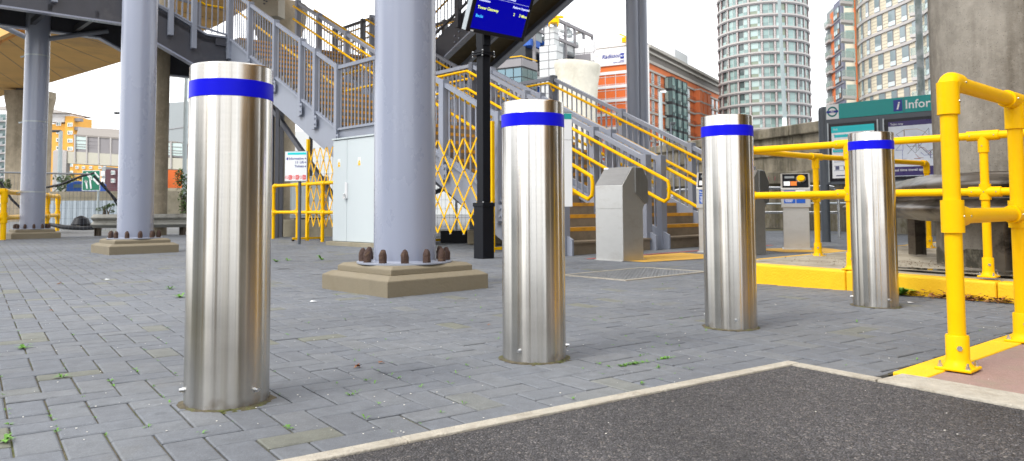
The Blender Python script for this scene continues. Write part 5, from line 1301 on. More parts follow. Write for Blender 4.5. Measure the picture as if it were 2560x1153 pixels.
for (za, zb, out, mt) in ((zO+.0, zO+.55, .35, 'cornice'), (zO+.55, zO+1.9, .05, 'cornice_d'), (zO+1.9, zO+2.25, .5, 'cornice'), (zO+2.25, HT-.6, .2, 'cornice_d'), (HT-.6, HT, .8, 'cornice')):
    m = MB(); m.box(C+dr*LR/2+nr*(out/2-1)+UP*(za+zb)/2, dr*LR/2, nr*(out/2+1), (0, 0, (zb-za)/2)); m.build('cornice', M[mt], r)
m = MB(); m.zprism([C+nl*.1, C+dr*LR, C+dr*LR+dl*LLf, C+dl*LLf], HT-.01, HT+.4); m.build('roof', M['roofgrey'], r)
# corner white strip
m = MB(); m.box(C+UP*(HT/2)+nr*.1+nl*.1, dr*.25, nr*.3, (0, 0, HT/2-.1)); m.build('corner_pier', M['hotel_white'], r)
def sdist(px): q = (px-1280)/F; return (q*Yc-C.x)/(dr.x-dr.y*q)
def hwin(s_, z0, w_, h_, mt='glass_b', out=.1, nm='window'):
    m = MB(); m.box(C+dr*s_+nr*out+UP*(z0+h_/2), dr*(w_/2+.12), nr*.1, (0, 0, h_/2+.1)); f_ = m.build(nm, M['mull'] if mt == 'glass_b' else M['frame_d'], r)
    m = MB(); k = 2 if w_ < 2.2 else 3
    for i in range(k):
        for (za, zb) in ((0, .3), (.33, 1.)):
            x0, x1 = -w_/2+w_*i/k+.05, -w_/2+w_*(i+1)/k-.05; q = C+dr*s_+nr*(out+.108)+UP*z0; m.quad(q+dr*x0+UP*h_*za, q+dr*x1+UP*h_*za, q+dr*x1+UP*h_*zb, q+dr*x0+UP*h_*zb)
    m.build('pane', M[mt], f_)
zz = zO-1.5
for row in range(7):
    z0 = zz-2.35
    for px in (1634, 1650, 1723, 1773, 1784, 1794): hwin(sdist(px), z0, 1.15 if px < 1700 else 1.7, 1.95)
    for j, px in enumerate((1669, 1684, 1698)):
        s_ = sdist(px); ww = 1.9+.35*j
        m = MB(); m.box(C+dr*s_+nr*(.9)+UP*(z0+1.05), dr*(ww*.62), nr*.8, (0, 0, 1.38)); f_ = m.build('bay_window', M['frame_d'], r)
        m = MB()
        for i in range(3):
            x0, x1 = ww*.58*(-1+2*i/3)+.06, ww*.58*(-1+2*(i+1)/3)-.06; q = C+dr*s_+nr*1.72+UP*z0
            for za, zb in ((-.1, .5), (.6, 2.2)): m.quad(q+dr*x0+UP*za, q+dr*x1+UP*za, q+dr*x1+UP*zb, q+dr*x0+UP*zb)
        for i in range(2):
            q = C+dr*(s_-ww*.63)+nr*(.15+.78*i)+UP*z0; m.quad(q+UP*2.2, q+nr*.7+UP*2.2, q+nr*.7, q)
        m.build('pane', M['glass_d'], f_)
    if row < 7:
        for j, px in enumerate((1742, 1753, 1763)):
            s_ = sdist(px); m = MB(); m.box(C+dr*s_+nr*.7+UP*(z0+1.1), dr*1.1, nr*.7, (0, 0, 1.2)); q_ = m.build('brick_bay', M['orange_d'], r)
            m = MB(); m.box(C+dr*s_+nr*.75+UP*(z0+2.45), dr*1.2, nr*.8, (0, 0, .15)); m.build('bay_cap', M['cornice'], q_)
    zz -= 2.80
# railings lines on the right face
m = MB(); zz = zO-1.5
for row in range(7):
    for dz in (.0, .35): m.box(C+dr*LR/2+nr*.5+UP*(zz-2.3+dz), dr*LR/2, nr*.03, (0, 0, .03))
    zz -= 2.80
m.build('balcony_rails', M['frame_d'], r)
# lettering
lo = P(1506, 148, 0) if False else None
def onleft(px, py):
    d_ = ray(px, py); n2 = Vector((-dl.y, dl.x, 0)); q = C+nl*.6; t = n2.dot(Vector((q.x, q.y, 0)))/n2.dot(Vector((d_.x, d_.y, 0))); return d_*t+Vector((0, 0, EYE))
tl = onleft(1504, 148); tr = onleft(1548, 145); wdt = (tr-tl).length
m = MB(); m.text('Radisson', wdt/3.35, tl, -dl, UP, 'LEFT', .02, shear=.3, bold=.012); lt = m.build('lettering', M['navy'], wf)
a_ = onleft(1551, 133); b__ = onleft(1560, 146); m = MB(); cc_ = (a_+b__)/2; m.box(cc_, dl*abs((a_-b__).dot(dl))/2, nl*.03, (0, 0, abs(a_.z-b__.z)/2)); sq = m.build('blue_square', M['navy'], wf)
m = MB(); m.text('BLU', .42, cc_+nl*.04-UP*.13, -dl, UP, 'CENTER', .01, bold=.01); m.build('lettering', M['sign_white'], sq)
q = onleft(1561, 151.5); m = MB(); m.text('LONDON', .22, q, -dl, UP, 'RIGHT', .01, bold=.01); m.text('CANARY WHARF EAST', .24, q-UP*.30, -dl, UP, 'RIGHT', .01, bold=.01); m.build('lettering', M['navy'], wf)
# roof houses
def boxp(px0, px1, py0, py1, D, dep, mt, name, par, rot=30):
    """box whose left-front and right faces span the given picture columns"""
    a_ = P(px0, py1, D); b__ = P(px1, py0, D); m = MB(); w2 = (b__.x-a_.x)/2
    m.abox(a_.x, b__.x, D, D+dep, a_.z, b__.z); return m.build(name, M[mt], par)
s0, s1 = sdist(1646), sdist(1730)
m = MB(); q = C+dl*4; za, zb = HT+.3, P(1700, 121, (C+dr*s0).y+8).z
sA, sB = 19.5, 29.
m.zprism([C+dr*sA+dl*.6, C+dr*sB+dl*.6, C+dr*sB+dl*5.6, C+dr*sA+dl*5.6], HT+.3, P(1700, 121, 167).z); m.build('roof_house', M['tower_panel'], r)
m = MB(); m.zprism([C+dl*4+dr*1, C+dl*4+dr*8, C+dl*18+dr*8, C+dl*18+dr*1], HT+.3, HT+1.3); m.build('roof_plant', M['hotel_white'], r)
q = P(1558, 97, 152); rc = root('window_cleaning_crane', (q.x, q.y, q.z-.8), 'small yellow crane on the roof above the hotel sign', 'crane')
m = MB(); m.abox(q.x-.3, q.x+1.3, q.y-.5, q.y+.5, HT+.9, q.z+.2); m.build('cab', M['yellow'], rc)
m = MB(); a_ = P(1548, 85, 152); m.bar(Vector((q.x+1.0, q.y, q.z+.2)), a_, .3, .25); m.build('arm', M['yellow'], rc)

# ------------------------------------------------------------------ concrete vent tower
Yv = 75.; q = P(1443, 160, Yv); c = Vector((q.x, Yv, 0)); zt_ = P(1443, 147, Yv-2).z
r = root('vent_tower', c, 'pale flared concrete ventilation tower in front of the hotel', 'tower')
sc_ = Yv/F
prof = [(2.05, 0), (2.0, 5)]+[(r_*sc_*cos(radians(5)), z_) for r_, z_ in ((49, zt_-5.0), (50, zt_-3.4), (52, zt_-2.2), (55, zt_-1.2), (58.5, zt_-.5), (59, zt_-.08), (58, zt_), (50, zt_), (50, zt_-1))]
m = MB(); m.lathe(prof, c, 64); o = m.build('shell', M['vent'], r, sharp=60)
me = o.data
for v in me.vertices:                    # the rim dips towards the right
    if v.co.z > zt_-6: v.co.z -= (v.co.x+1.2)*.10*(1 if v.co.z > zt_-1.5 else .3)
# ------------------------------------------------------------------ data hall with exposed frame, panelled shaft and glass block
r = root('plant_building', P(1400, 300, 135)*Vector((1, 1, 0)) if False else Vector((9, 135, 0)), 'industrial building of grey panels, open steel frame and coloured ducts', 'building')
D = 130.
kx = lambda px, dd=D: (px-1280)/F*dd
def pblock(pxl, pxc, pxr, pyt, zb, D, mt, name, par, seams=0):
    """block with a vertical corner at pxc; left face frontal-ish, right face receding at 30 degrees"""
    c_ = Vector((kx(pxc, D), D, 0)); zt__ = P(pxc, pyt, D).z
    ql = (pxl-1280)/F; s_l = (ql*D-c_.x)/(dl.x-dl.y*ql); qr = (pxr-1280)/F; s_r = (qr*D-c_.x)/(dr.x-dr.y*qr)
    m = MB(); m.zprism([c_, c_+dr*s_r, c_+dr*s_r+dl*s_l, c_+dl*s_l], zb, zt__); o = m.build(name, M[mt], par)
    if seams:
        m = MB(); z_ = zt__-1
        while z_ > zb+.5:
            m.box(c_+dl*s_l/2-dr*.03+UP*z_, dl*s_l/2, dr*.03, (0, 0, .04)); m.box(c_+dr*s_r/2+Vector((dr.y, -dr.x, 0))*.03+UP*z_, dr*s_r/2, Vector((dr.y, -dr.x, 0))*.03, (0, 0, .04)); z_ -= seams
        m.box(c_+dl*s_l*.46-dr*.04+UP*(zt__+zb)/2, dl*.04, dr*.03, (0, 0, (zt__-zb)/2)); m.build('panel_seams', M['slab_grey'], o)
    return c_, s_l, s_r, zt__
pblock(1351, 1394, 1410, 112, 0, 122., 'tower_panel', 'lower_shaft', r, seams=1.35)
pblock(1364, 1388, 1400, 66, 20, 123., 'tower_panel', 'upper_shaft', r, seams=1.0)
# open frame hall running back to the right
c_ = Vector((kx(1335, 128), 128, 0)); zt__ = P(1380, 62, 140).z
hall_d = dr; L2 = 24.
m = MB(); m.zprism([c_+dl*1.5, c_+dr*L2+dl*1.5, c_+dr*L2+dl*20, c_+dl*20], 0, zt__-3.5); m.build('hall', M['frame_d'], r)
nh = Vector((dr.y, -dr.x, 0))
m = MB()
for s_ in range(0, 25, 4): m.box(c_+dr*s_+nh*.2+UP*zt__/2, dr*.22, nh*.22, (0, 0, zt__/2))
for z_ in (zt__-.2, zt__-3.6, zt__-7.2, zt__-11, zt__-15): m.box(c_+dr*L2/2+nh*.2+UP*z_, dr*L2/2, nh*.25, (0, 0, .28))
m.build('steel_frame', M['slab_grey'], r)
rr = random.Random(6)
for k in range(46):
    s_ = rr.uniform(0, 22); z_ = zt__-rr.uniform(0.8, 15); mt = rr.choice(['bblue', 'tower_panel', 'cornice', 'grey_clad', 'galv', 'tower_panel'])
    if s_ < 9 and z_ < zt__-5: mt = rr.choice(['bblue', 'bred', 'tower_panel', 'bblue'])
    m = MB(); 
    if rr.random() < .45: m.box(c_+dr*s_-nh*.6+UP*z_, dr*rr.uniform(.6, 2.6), nh*.7, (0, 0, rr.uniform(.5, 1.5)))
    else: m.cyl(c_+dr*s_-nh*.2+UP*z_, c_+dr*(s_+rr.uniform(1, 5))-nh*.2+UP*(z_+rr.choice((0, 0, 1.2))), rr.uniform(.15, .5), 10)
    m.build('duct', M[mt], r)
m = MB()
for k in range(34):
    s_ = rr.uniform(0, 24); h_ = rr.uniform(.4, 1.6); m.box(c_+dr*s_+dl*rr.uniform(1, 8)+UP*(zt__+h_/2), dr*rr.uniform(.05, .5), dl*rr.uniform(.05, .5), (0, 0, h_/2))
m.box(c_+dr*L2/2+nh*.2+UP*(zt__+.9), dr*L2/2, nh*.04, (0, 0, .04))
m.build('rooftop_plant', M['grey_clad'], r)
q = P(1384, 52, 122.5); rc = root('window_cleaning_crane', (q.x, q.y, q.z-1), 'yellow maintenance crane on top of the tall grey panelled shaft', 'crane')
m = MB(); zb = P(1384, 66, 123).z
for i in (-1, 1):
    for j in (-1, 1): m.box((q.x+i*.7, q.y+j*.6, (zb+q.z+.4)/2), (.12, 0, 0), (0, .12, 0), (0, 0, (q.z+.4-zb)/2))
m.abox(q.x-.85, q.x+.85, q.y-.7, q.y+.7, zb+.4, zb+.8); m.abox(q.x-.7, q.x+.7, q.y-.5, q.y+.5, q.z-.5, q.z+.3); m.build('cab', M['yellow'], rc)
m = MB(); m.bar((q.x-.9, q.y, q.z+.75), (q.x+1.6, q.y, q.z+.55), .5, .3); m.build('arm', M['yellow'], rc)
# white wing joining the hotel
r2 = root('white_block', (kx(1460, 128), 128, 0), 'white panelled block between the grey shaft and the hotel', 'building')
a_, s_l, s_r, z_ = pblock(1440, 1486, 1489, 116, 0, 136., 'hotel_white', 'wall', r2, seams=1.6)
m = MB(); m.box(a_+dl*(s_l*.55)-dr*.06+UP*(z_-1.9), dl*s_l*.42, dr*.05, (0, 0, .65)); m.build('louvre_band', M['slab_grey'], r2)
m = MB(); m.box(a_+dl*(s_l*.55)+dr*2+UP*(z_-.2+.9), dl*s_l*.3, dr*1.5, (0, 0, .9)); m.build('roof_plant', M['hotel_white'], r2)
# glass block
r3 = root('glass_office', (kx(1290, 108), 108, 0), 'dark framed office corner with sky blue glass, behind the upper landing', 'building')
a_, s_l, s_r, z_ = pblock(1225, 1306, 1344, 146, 0, 108., 'frame_d', 'wall', r3)
m = MB(); m.box(a_+dl*s_l/2-dr*.08+UP*(z_-.55), dl*s_l/2, dr*.08, (0, 0, .55)); m.box(a_+dr*s_r/2+nh*.08+UP*(z_-.55), dr*s_r/2, nh*.08, (0, 0, .55)); m.build('top_band', M['slab_grey'], r3)
for i in range(4):
    for j in range(3):
        if j == 2: continue
        m = MB(); m.box(a_+dl*s_l*(i+.5)/4-dr*.05+UP*(z_-1.95-j*1.35), dl*(s_l/8-.08), dr*.03, (0, 0, .60)); m.build('window', M['glass_c'], r3)
        if i < 3: m = MB(); m.box(a_+dr*s_r*(i+.5)/3+nh*.05+UP*(z_-1.95-j*1.35), dr*(s_r/6-.06), nh*.03, (0, 0, .60)); m.build('window', M['glass_d'], r3)
m = MB(); m.box(a_+dl*s_l/2-dr*.1+UP*(z_-4.6), dl*s_l/2, dr*.05, (0, 0, .9)); m.build('grey_panels', M['slab_grey'], r3)
m = MB(); m.bar(a_+UP*(z_+.35)+dl*.1, a_+dr*s_r+UP*(z_+.35), .12, .12); m.bar(a_+UP*(z_+.35), a_+dl*s_l+UP*(z_+.35), .12, .12); m.build('roof_rail', M['yellow'], r3)

# ------------------------------------------------------------------ curved cream apartment block, right
r = root('curved_apartment_block', (60, 108, 0), 'curved cream clad apartment block with balconies, behind the information board', 'building')
def rp(px, D): return Vector(((px-1280)/F*D, D, 0))
cv_ = [rp(2345, 99), rp(2322, 103), rp(2290, 106.5), rp(2258, 109.5), rp(2226, 112.5), rp(2196, 115.6), rp(2174, 118.6), rp(2160, 121.6), rp(2154, 125)]
FH = 2.95; z_ = P(2300, 205, 105).z
zl = [z_+FH*k for k in range(-3, 9)]
m = MB()
for A__, B__ in zip(cv_, cv_[1:]): d_ = (B__-A__).normalized(); nn = Vector((d_.y, -d_.x, 0)); nn = -nn if nn.dot(A__) > 0 else nn; m.prism([A__, B__, B__-nn*6, A__-nn*6], (0, 0, zl[-1]+3))
m.build('wall', M['cream'], r)
for z__ in zl:
    m = MB()
    for A__, B__ in zip(cv_, cv_[1:]): d_ = (B__-A__).normalized(); nn = Vector((d_.y, -d_.x, 0)); nn = -nn if nn.dot(A__) > 0 else nn; m.bar(A__+nn*.1+UP*z__, B__+nn*.1+UP*z__, .3, .42)
    fb = m.build('floor_band', M['slab'], r)
    m = MB()
    for q_ in (.85, 1.35, 1.85, 2.35):
        for A__, B__ in zip(cv_, cv_[1:]): d_ = (B__-A__).normalized(); nn = Vector((d_.y, -d_.x, 0)); nn = -nn if nn.dot(A__) > 0 else nn; m.bar(A__+nn*.02+UP*(z__+q_-.3), B__+nn*.02+UP*(z__+q_-.3), .05, .035)
    m.build('cladding_joints', M['cornice'], fb)
cnt = 0
for ri, z__ in enumerate(zl[:-1]):
    for si, (A__, B__) in enumerate(zip(cv_, cv_[1:])):
        d_ = (B__-A__).normalized(); nn = Vector((d_.y, -d_.x, 0)); nn = -nn if nn.dot(A__) > 0 else nn; Ls = (B__-A__).length
        for f in (.5,):
            f2 = f+(.1 if ri % 2 else -.08); q = A__+d_*Ls*f2+UP*z__; wv = (.62 if (ri+si) % 3 else .78) if si < 5 else .45
            if cnt >= 96: continue
            cnt += 1
            m = MB(); m.box(q+nn*.04+UP*1.5, d_*(wv+.07), nn*.06, (0, 0, 1.18)); f_ = m.build('window', M['slab_grey'], r)
            m = MB(); qq = q+nn*.115
            for za, zb in ((.42, 1.05), (1.15, 2.6)): m.quad(qq-d_*wv+UP*za, qq+d_*wv+UP*za, qq+d_*wv+UP*zb, qq-d_*wv+UP*zb)
            m.build('pane', M['glass_b'], f_)
M['balcony_glass'] = mat('balcony_glass', (.36, .44, .41, 1), .1, var=.05)
M['balcony_glass'].node_tree.nodes['Principled BSDF'].inputs['Alpha'].default_value = .45
def balcony(par, c_, dx_, dn_, w_, dep):
    m = MB(); m.box(c_+dn_*dep/2, dx_*w_/2, dn_*dep/2, (0, 0, .22)); b1 = m.build('balcony', M['slab'], par)
    m = MB(); m.box(c_+dn_*dep+UP*.75, dx_*w_/2, dn_*.02, (0, 0, .5))
    for s_ in (-1, 1): m.box(c_+dn_*dep/2+dx_*s_*w_/2+UP*.75, dx_*.02, dn_*dep/2, (0, 0, .5))
    m.build('balcony_glass', M['balcony_glass'], b1)
for z__ in zl[:-1]:
    q = rp(2128, 118.5); balcony(r, q+UP*(z__-.35), Vector((1, .35, 0)).normalized(), Vector((-.35, -1, 0)).normalized(), 2.4, 1.6)
    q = rp(2316, 103); balcony(r, q+UP*(z__+.1), Vector((.75, -.6, 0)).normalized(), Vector((-.6, -.75, 0)).normalized(), 2.4, .9)
m = MB(); q = rp(2133, 123); m.abox(q.x+.9, q.x+1.1, q.y-.3, q.y, 0, zl[-1]+3); m.build('orange_return', M['orange_d'], r); m = MB(); m.abox(q.x+1.1, q.x+4, q.y, q.y+4, 0, zl[-1]+3); m.build('cream_return', M['cream'], r)
m = MB()
for z__ in zl[:-1]: q = rp(2142, 122.8); m.abox(q.x-1.1, q.x+.7, q.y, q.y+.1, z__+.3, z__+2.5)
m.build('balcony_doors', M['glass_d'], r)
r = root('dark_apartment_tower', rp(2098, 140), 'tall narrow dark grey apartment tower with small balconies, left of the cream block', 'building')
q0, q1 = rp(2078, 150), rp(2122, 138); d_ = (q1-q0).normalized(); nn = Vector((d_.y, -d_.x, 0)); zt__ = P(2100, 8, 142).z; Ls = (q1-q0).length
m = MB(); m.zprism([q0, q1, q1-nn*6, q0-nn*6], 0, zt__); m.build('wall', M['grey_clad'], r)
m = MB(); m.box(q0+d_*Ls*.40+nn*.12+UP*zt__/2, d_*Ls*.09, nn*.15, (0, 0, zt__/2-1)); m.build('orange_strip', M['orange_d'], r)
zz = zt__-1.3
m = MB(); m.box((q0+q1)/2+nn*.1+UP*zt__/2+d_*Ls*.26, d_*Ls*.22, nn*.25, (0, 0, zt__/2)); m.build('grey_front', M['grey_front'] if 'grey_front' in M else mat('blue_grey_brick', (.17, .18, .24, 1), .8, world=True), r)
m = MB(); m.cyl(q0+d_*.6-nn*1., q0+d_*.6-nn*1.+UP*(zt__-4), 1.4, 20); m.build('stair_tower', M['grey_clad'], r)
for k in range(11):
    m = MB(); m.box(q0+d_*Ls*.72+nn*.4+UP*(zz-.9), d_*Ls*.16, nn*.05, (0, 0, 1.0)); f_ = m.build('window', M['frame_d'], r)
    m = MB()
    for i in range(3):
        for za, zb in ((-.9, -.1), (0, .9)): a__ = q0+d_*Ls*(.565+.105*i)+nn*.46+UP*(zz-.9); m.quad(a__+UP*za, a__+d_*Ls*.09+UP*za, a__+d_*Ls*.09+UP*zb, a__+UP*zb)
    m.build('pane', M['glass_b'], f_)
    balcony(r, q0+d_*Ls*.28+UP*(zz-2.1), d_, nn, Ls*.26, 1.0); m = MB(); m.box(q0+d_*Ls*.5+nn*.42+UP*(zz-2.3), d_*Ls*.5, nn*.05, (0, 0, .12)); m.build('floor_band', M['slab_grey'], r)
    zz -= 3.0
# lamp and pole
q = P(2304, 250, 17); c = Vector((q.x, 17, 0)); r = root('lamp_post', c, 'dark weathered steel pole rising behind the information board', 'pole')
m = MB(); m.tube([c, c+UP*3.2, c+UP*9], [.075, .075, .06], 14); m.build('pole', M['pole_w'] if 'pole_w' in M else mat('weathered_pole', (.10, .13, .13, 1), .6, c2=(.22, .24, .25, 1), c2pos=(.45, .6), c2scale=4), r)
q = P(1962, 303, 30); c = Vector((q.x, 30, 0)); r = root('lamp_post', c, 'tall slim grey lamp post in front of the round glass tower', 'street lamp')
m = MB(); m.tube([c, c+UP*4, P(1948, 2, 30), P(1945, -60, 30)], [.085, .08, .065, .06], 12); m.build('pole', M['lampgrey'] if 'lampgrey' in M else mat('lamp_grey', (.30, .36, .37, 1), .5), r)
m = MB(); q = P(1960, 308, 29.8); m.abox(q.x-.07, q.x+.07, q.y-.1, q.y, q.z-.2, q.z+.2); m.build('plate', M['sign_white'], r)
def lamp(px, pytop, pybase, D, lab, hd_=-1, rr_=.06, hl=.9, mt='galv'):
    t_ = P(px, pytop, D); c = Vector((t_.x, D, 0)); r = root('street_lamp', c, lab, 'street lamp', 'street lamps')
    m = MB(); m.tube([c, Vector((t_.x, D, t_.z))], [rr_*1.3, rr_], 10); m.build('pole', M[mt], r)
    m = MB(); m.box(Vector((t_.x+hd_*hl*.5, D, t_.z)), (hl*.5, 0, 0), (0, .14, 0), (0, 0, .08)); m.build('lamp_head', M['sign_white' if hl == .45 else 'frame_d'], r, bevel=.03)
lamp(1650, 230, 400, 60, 'grey street lamp in front of the orange hotel front', 1, .16, .5, 'lampg2')  if 'lampg2' in M else None
M['lampg2'] = mat('lamp_pole_grey', (.36, .42, .43, 1), .5)
lamp(1651, 230, 400, 60, 'grey street lamp with bright head before the orange hotel front', 1, .14, .45, 'lampg2')
lamp(1677, 309, 400, 45, 'small dark street lamp low in front of the orange hotel', 1, .04, .25, 'pole_grey')
lamp(152, 328, 480, 55, 'street lamp in front of the ochre apartment building', -1, .13, .75, 'lampg2')
lamp(311, 283, 480, 52, 'street lamp whose flat head shows left of the middle grey column', -1, .12, .65, 'lampg2')
lamp(467, 120, 560, 32, 'tall thin grey lamp post just left of the nearest bollard', -1, .07, .05, 'lampg2')

# ------------------------------------------------------------------ left background
D = 240.
r = root('ochre_apartment_building', rp(120, D), 'ochre rendered apartment building with white windows and a hipped grey roof', 'building')
def face(px0, px1, py0, py1, D, out=0, dep=8, mt='ochre_wall', nm='wall', par=None):
    a_, b__ = P(px0, py1, D), P(px1, py0, D); m = MB(); m.abox(a_.x, b__.x, D-out, D+dep, max(a_.z, -2), b__.z); return m.build(nm, M[mt], par or r)
face(120, 178, 310, 520, D); face(164, 191, 292, 520, D, out=1.5, dep=9, mt='ochre_wall'); face(118, 164, 291, 306, D, out=.4, mt='hotel_white', nm='white_storey'); face(118, 176, 284, 292, D-1, mt='hotel_white', nm='white_storey')
m = MB(); a_, b__ = P(100, 285, D), P(187, 285, D); cx_ = P(118, 262, D+6); m.add([a_+Vector((-3, -3, 0)), b__+Vector((0, -3, 0)), b__+Vector((0, 12, 0)), a_+Vector((-3, 12, 0)), Vector((cx_.x-2, D+4, P(118, 264, D).z)), Vector((cx_.x+.5, D+4, P(118, 264, D).z))], [(0, 1, 5, 4), (1, 2, 5), (2, 3, 4, 5), (3, 0, 4), (3, 2, 1, 0)]); m.build('roof', M['roofgrey'], r)
def win(px, py, w_, h_, D, par):
    c_ = P(px, py, D-.1); m = MB(); s_ = D/F; m.abox(c_.x-w_*s_/2, c_.x+w_*s_/2, D-.25, D+.1, c_.z-h_*s_/2, c_.z+h_*s_/2); f_ = m.build('window', M['hotel_white'], par)
    m = MB()
    for i in (-1, 1): x = c_.x+i*w_*s_*.22; q_ = w_*s_*.15; m.quad(Vector((x-q_, D-.27, c_.z-h_*s_*.34)), Vector((x+q_, D-.27, c_.z-h_*s_*.34)), Vector((x+q_, D-.27, c_.z+h_*s_*.34)), Vector((x-q_, D-.27, c_.z+h_*s_*.34)))
    m.build('pane', M['glass_d'], f_)
for k in range(9):
    win(147, 310+k*20.1, 12, 9.5, D, r); win(175.5, 312+k*20.0, 12.5, 9.5, D-1.5, r)
for k in range(3): m = MB(); a_ = P(196, 300+k*22, D); m.box(a_, (1., 0, 0), (0, 1, 0), (0, 0, .5)); m.build('balcony', M['slab_grey'], r)
r = root('white_balcony_block', rp(0, 200), 'pale apartment block with stacked balconies at the far left edge', 'building')
D = 200.
face(-60, 18, 276, 520, D, mt='hotel_white'); 
m = MB(); a_, b__ = P(-70, 275, D), P(24, 275, D); cx_ = P(-20, 262, D); m.add([a_, b__, b__+Vector((0, 8, 0)), a_+Vector((0, 8, 0)), Vector((cx_.x-3, D+3, cx_.z)), Vector((cx_.x+3, D+3, cx_.z))], [(0, 1, 5, 4), (1, 2, 5), (2, 3, 4, 5), (3, 0, 4), (3, 2, 1, 0)]); m.build('roof', M['roofgrey'], r)
for k in range(9):
    z_ = P(5, 300+k*20, D).z
    for px in (-12, 7):
        x = P(px, 300, D).x; m = MB(); m.abox(x-.75, x+.75, D-.1, D, z_, z_+1.5); m.build('window', M['glass_d'], r)
    m = MB(); a_ = P(-22, 300, D).x; b__ = P(15, 300, D).x; m.abox(a_, b__, D-1.2, D, z_-.55, z_-.3); f_ = m.build('balcony', M['slab'], r)
    m = MB(); m.abox(a_, b__, D-1.22, D-1.18, z_-.3, z_+.5); m.build('balustrade', M['grey_clad'], f_)
# long low ochre block behind the footbridge
r = root('low_ochre_block', rp(240, 170), 'long lower ochre block with grey roof, behind the covered footbridge', 'building')
D = 170.
face(190, 330, 350, 520, D, mt='ochre_wall'); 
m = MB(); a_, b__ = P(188, 321, D), P(345, 330, D); m.prism([P(188, 352, D-.5), P(345, 352, D-.5), P(345, 326, D+3), P(196, 318, D+3)], (0, .3, 0)); m.build('roof', M['roofgrey'], r)
for k, px in enumerate((193, 209, 227, 250, 262)): win(px, 419, 7, 7, D-.05, r)
# footbridge
D = 62.; r = root('covered_footbridge', rp(290, D), 'covered concrete footbridge with frosted glass panels, behind the columns', 'footbridge')
a_, b__ = P(166, 380, D+6), P(470, 402, D-2)
def FB(px, py, off=0): s_ = (px-166)/(470-166); return P(px, py, D+6-8*s_-off)
m = MB(); m.prism([FB(165, 378), FB(470, 397), FB(470, 425), FB(165, 408)], (0, 3, 0)); m.build('girder', M['fb_conc'] if 'fb_conc' in M else mat('bridge_paint', (.46, .45, .38, 1), .7, var=.06), r)
m = MB(); m.prism([FB(187, 336), FB(438, 354), FB(438, 393), FB(187, 380)], (0, 2.6, 0)); m.build('gallery', M['slab_grey'], r)
m = MB(); m.prism([FB(184, 336, .1), FB(440, 354, .1), FB(440, 358, .1), FB(184, 340, .1)], (0, 2.9, 0)); m.build('roof_edge', M['roofgrey'], r)
M['frost'] = mat('frosted_glass', (.50, .62, .60, 1), .35, var=.05)
k = 0; px = 190
while px < 434:
    f = (px-187)/251; y0, y1 = 341+17*f, 372+17*f; px2 = px+25
    m = MB(); m.prism([FB(px, y0, .08), FB(px2, y0+1.6, .08), FB(px2, y1+1.2, .08), FB(px, y1, .08)], (0, .1, 0)); w1 = m.build('window', M['frost'], r)
    m = MB()
    for g_ in (.3, .6, .8): m.bar(FB(px, y0+(y1-y0)*g_, .12), FB(px2, y0+1.6+(y1-y0)*g_, .12), .03, .05)
    m.build('glazing_bars', M['slab_grey'], w1); m = MB(); m.bar(FB(px-2.3, y0-3, .2), FB(px-2.3, 405+17*f, .2), .12, .14, side=(1, 0, 0)); m.build('rib', M['slab'], r); px += 30
m = MB()
for px in (139, 160): a__ = P(px, 500, D+6); t_ = P(px, 378, D+6); m.abox(a__.x-.22, a__.x+.22, D+5.8, D+6.4, 0, t_.z)
for py in (380, 402, 420, 446): t_ = P(150, py, D+6); m.abox(P(137, py, D+6).x, P(163, py, D+6).x, D+5.9, D+6.3, t_.z-.16, t_.z+.16)
m.build('portal', M['slab'], r)
r = root('maroon_building', rp(290, 85), 'dark maroon brick building below the footbridge', 'building'); D = 85.
face(262, 330, 423, 520, D, mt='maroon', dep=10); face(252, 264, 417, 520, D+1, mt='grey_clad', dep=4, nm='side_wing')
for px, py in ((283, 432), (283, 452)): win(px, py, 8, 10, D-.02, r)
face(252, 262, 428, 440, D, mt='hotel_white', dep=1, nm='panel'); face(252, 262, 446, 456, D, mt='hotel_white', dep=1, nm='panel')
r = root('grey_warehouse', rp(440, 95), 'large plain grey clad warehouse behind the slim pier', 'building'); D = 95.
a_, b__ = P(405, 258, D+6), P(560, 250, D-4); m = MB(); m.prism([Vector((a_.x, a_.y, 0)), Vector((b__.x, b__.y, 0)), P(560, 248, D-4), a_], (0, 14, 0)); m.build('wall', M['grey_clad'], r)
m = MB()
for f in (.25, .5, .75): 
    u0 = a_.lerp(P(560, 248, D-4), 0); m.bar(Vector((a_.x, a_.y-.05, a_.z*f)), Vector((b__.x, b__.y-.05, a_.z*f)), .06, .08)
m.build('cladding_joints', M['slab_grey'], r)
m = MB(); a_, b__ = P(408, 474, 70), P(458, 417, 70); m.abox(a_.x, b__.x, 70, 70.3, 1.0, b__.z); tag(m.build('orange_hoarding', M['orange'], origin=(a_.x, 70, 0)), 'flat bright orange hoarding behind the slim pier', 'hoarding')
m = MB(); a_, b__ = P(405, 500, 60), P(475, 470, 60); m.abox(a_.x, b__.x+10, 60, 61, 0, b__.z); tag(m.build('low_wall', M['concrete'], origin=(a_.x, 60, 0)), 'low grey concrete wall below the orange hoarding', 'wall')
m = MB(); a_, b__ = P(120, 545, 36), P(310, 478, 36); m.abox(a_.x, b__.x+3, 36, 36.4, 0, b__.z); tag(m.build('low_wall', M['concrete'], origin=(a_.x, 36, 0)), 'low concrete wall behind the green road sign', 'wall')
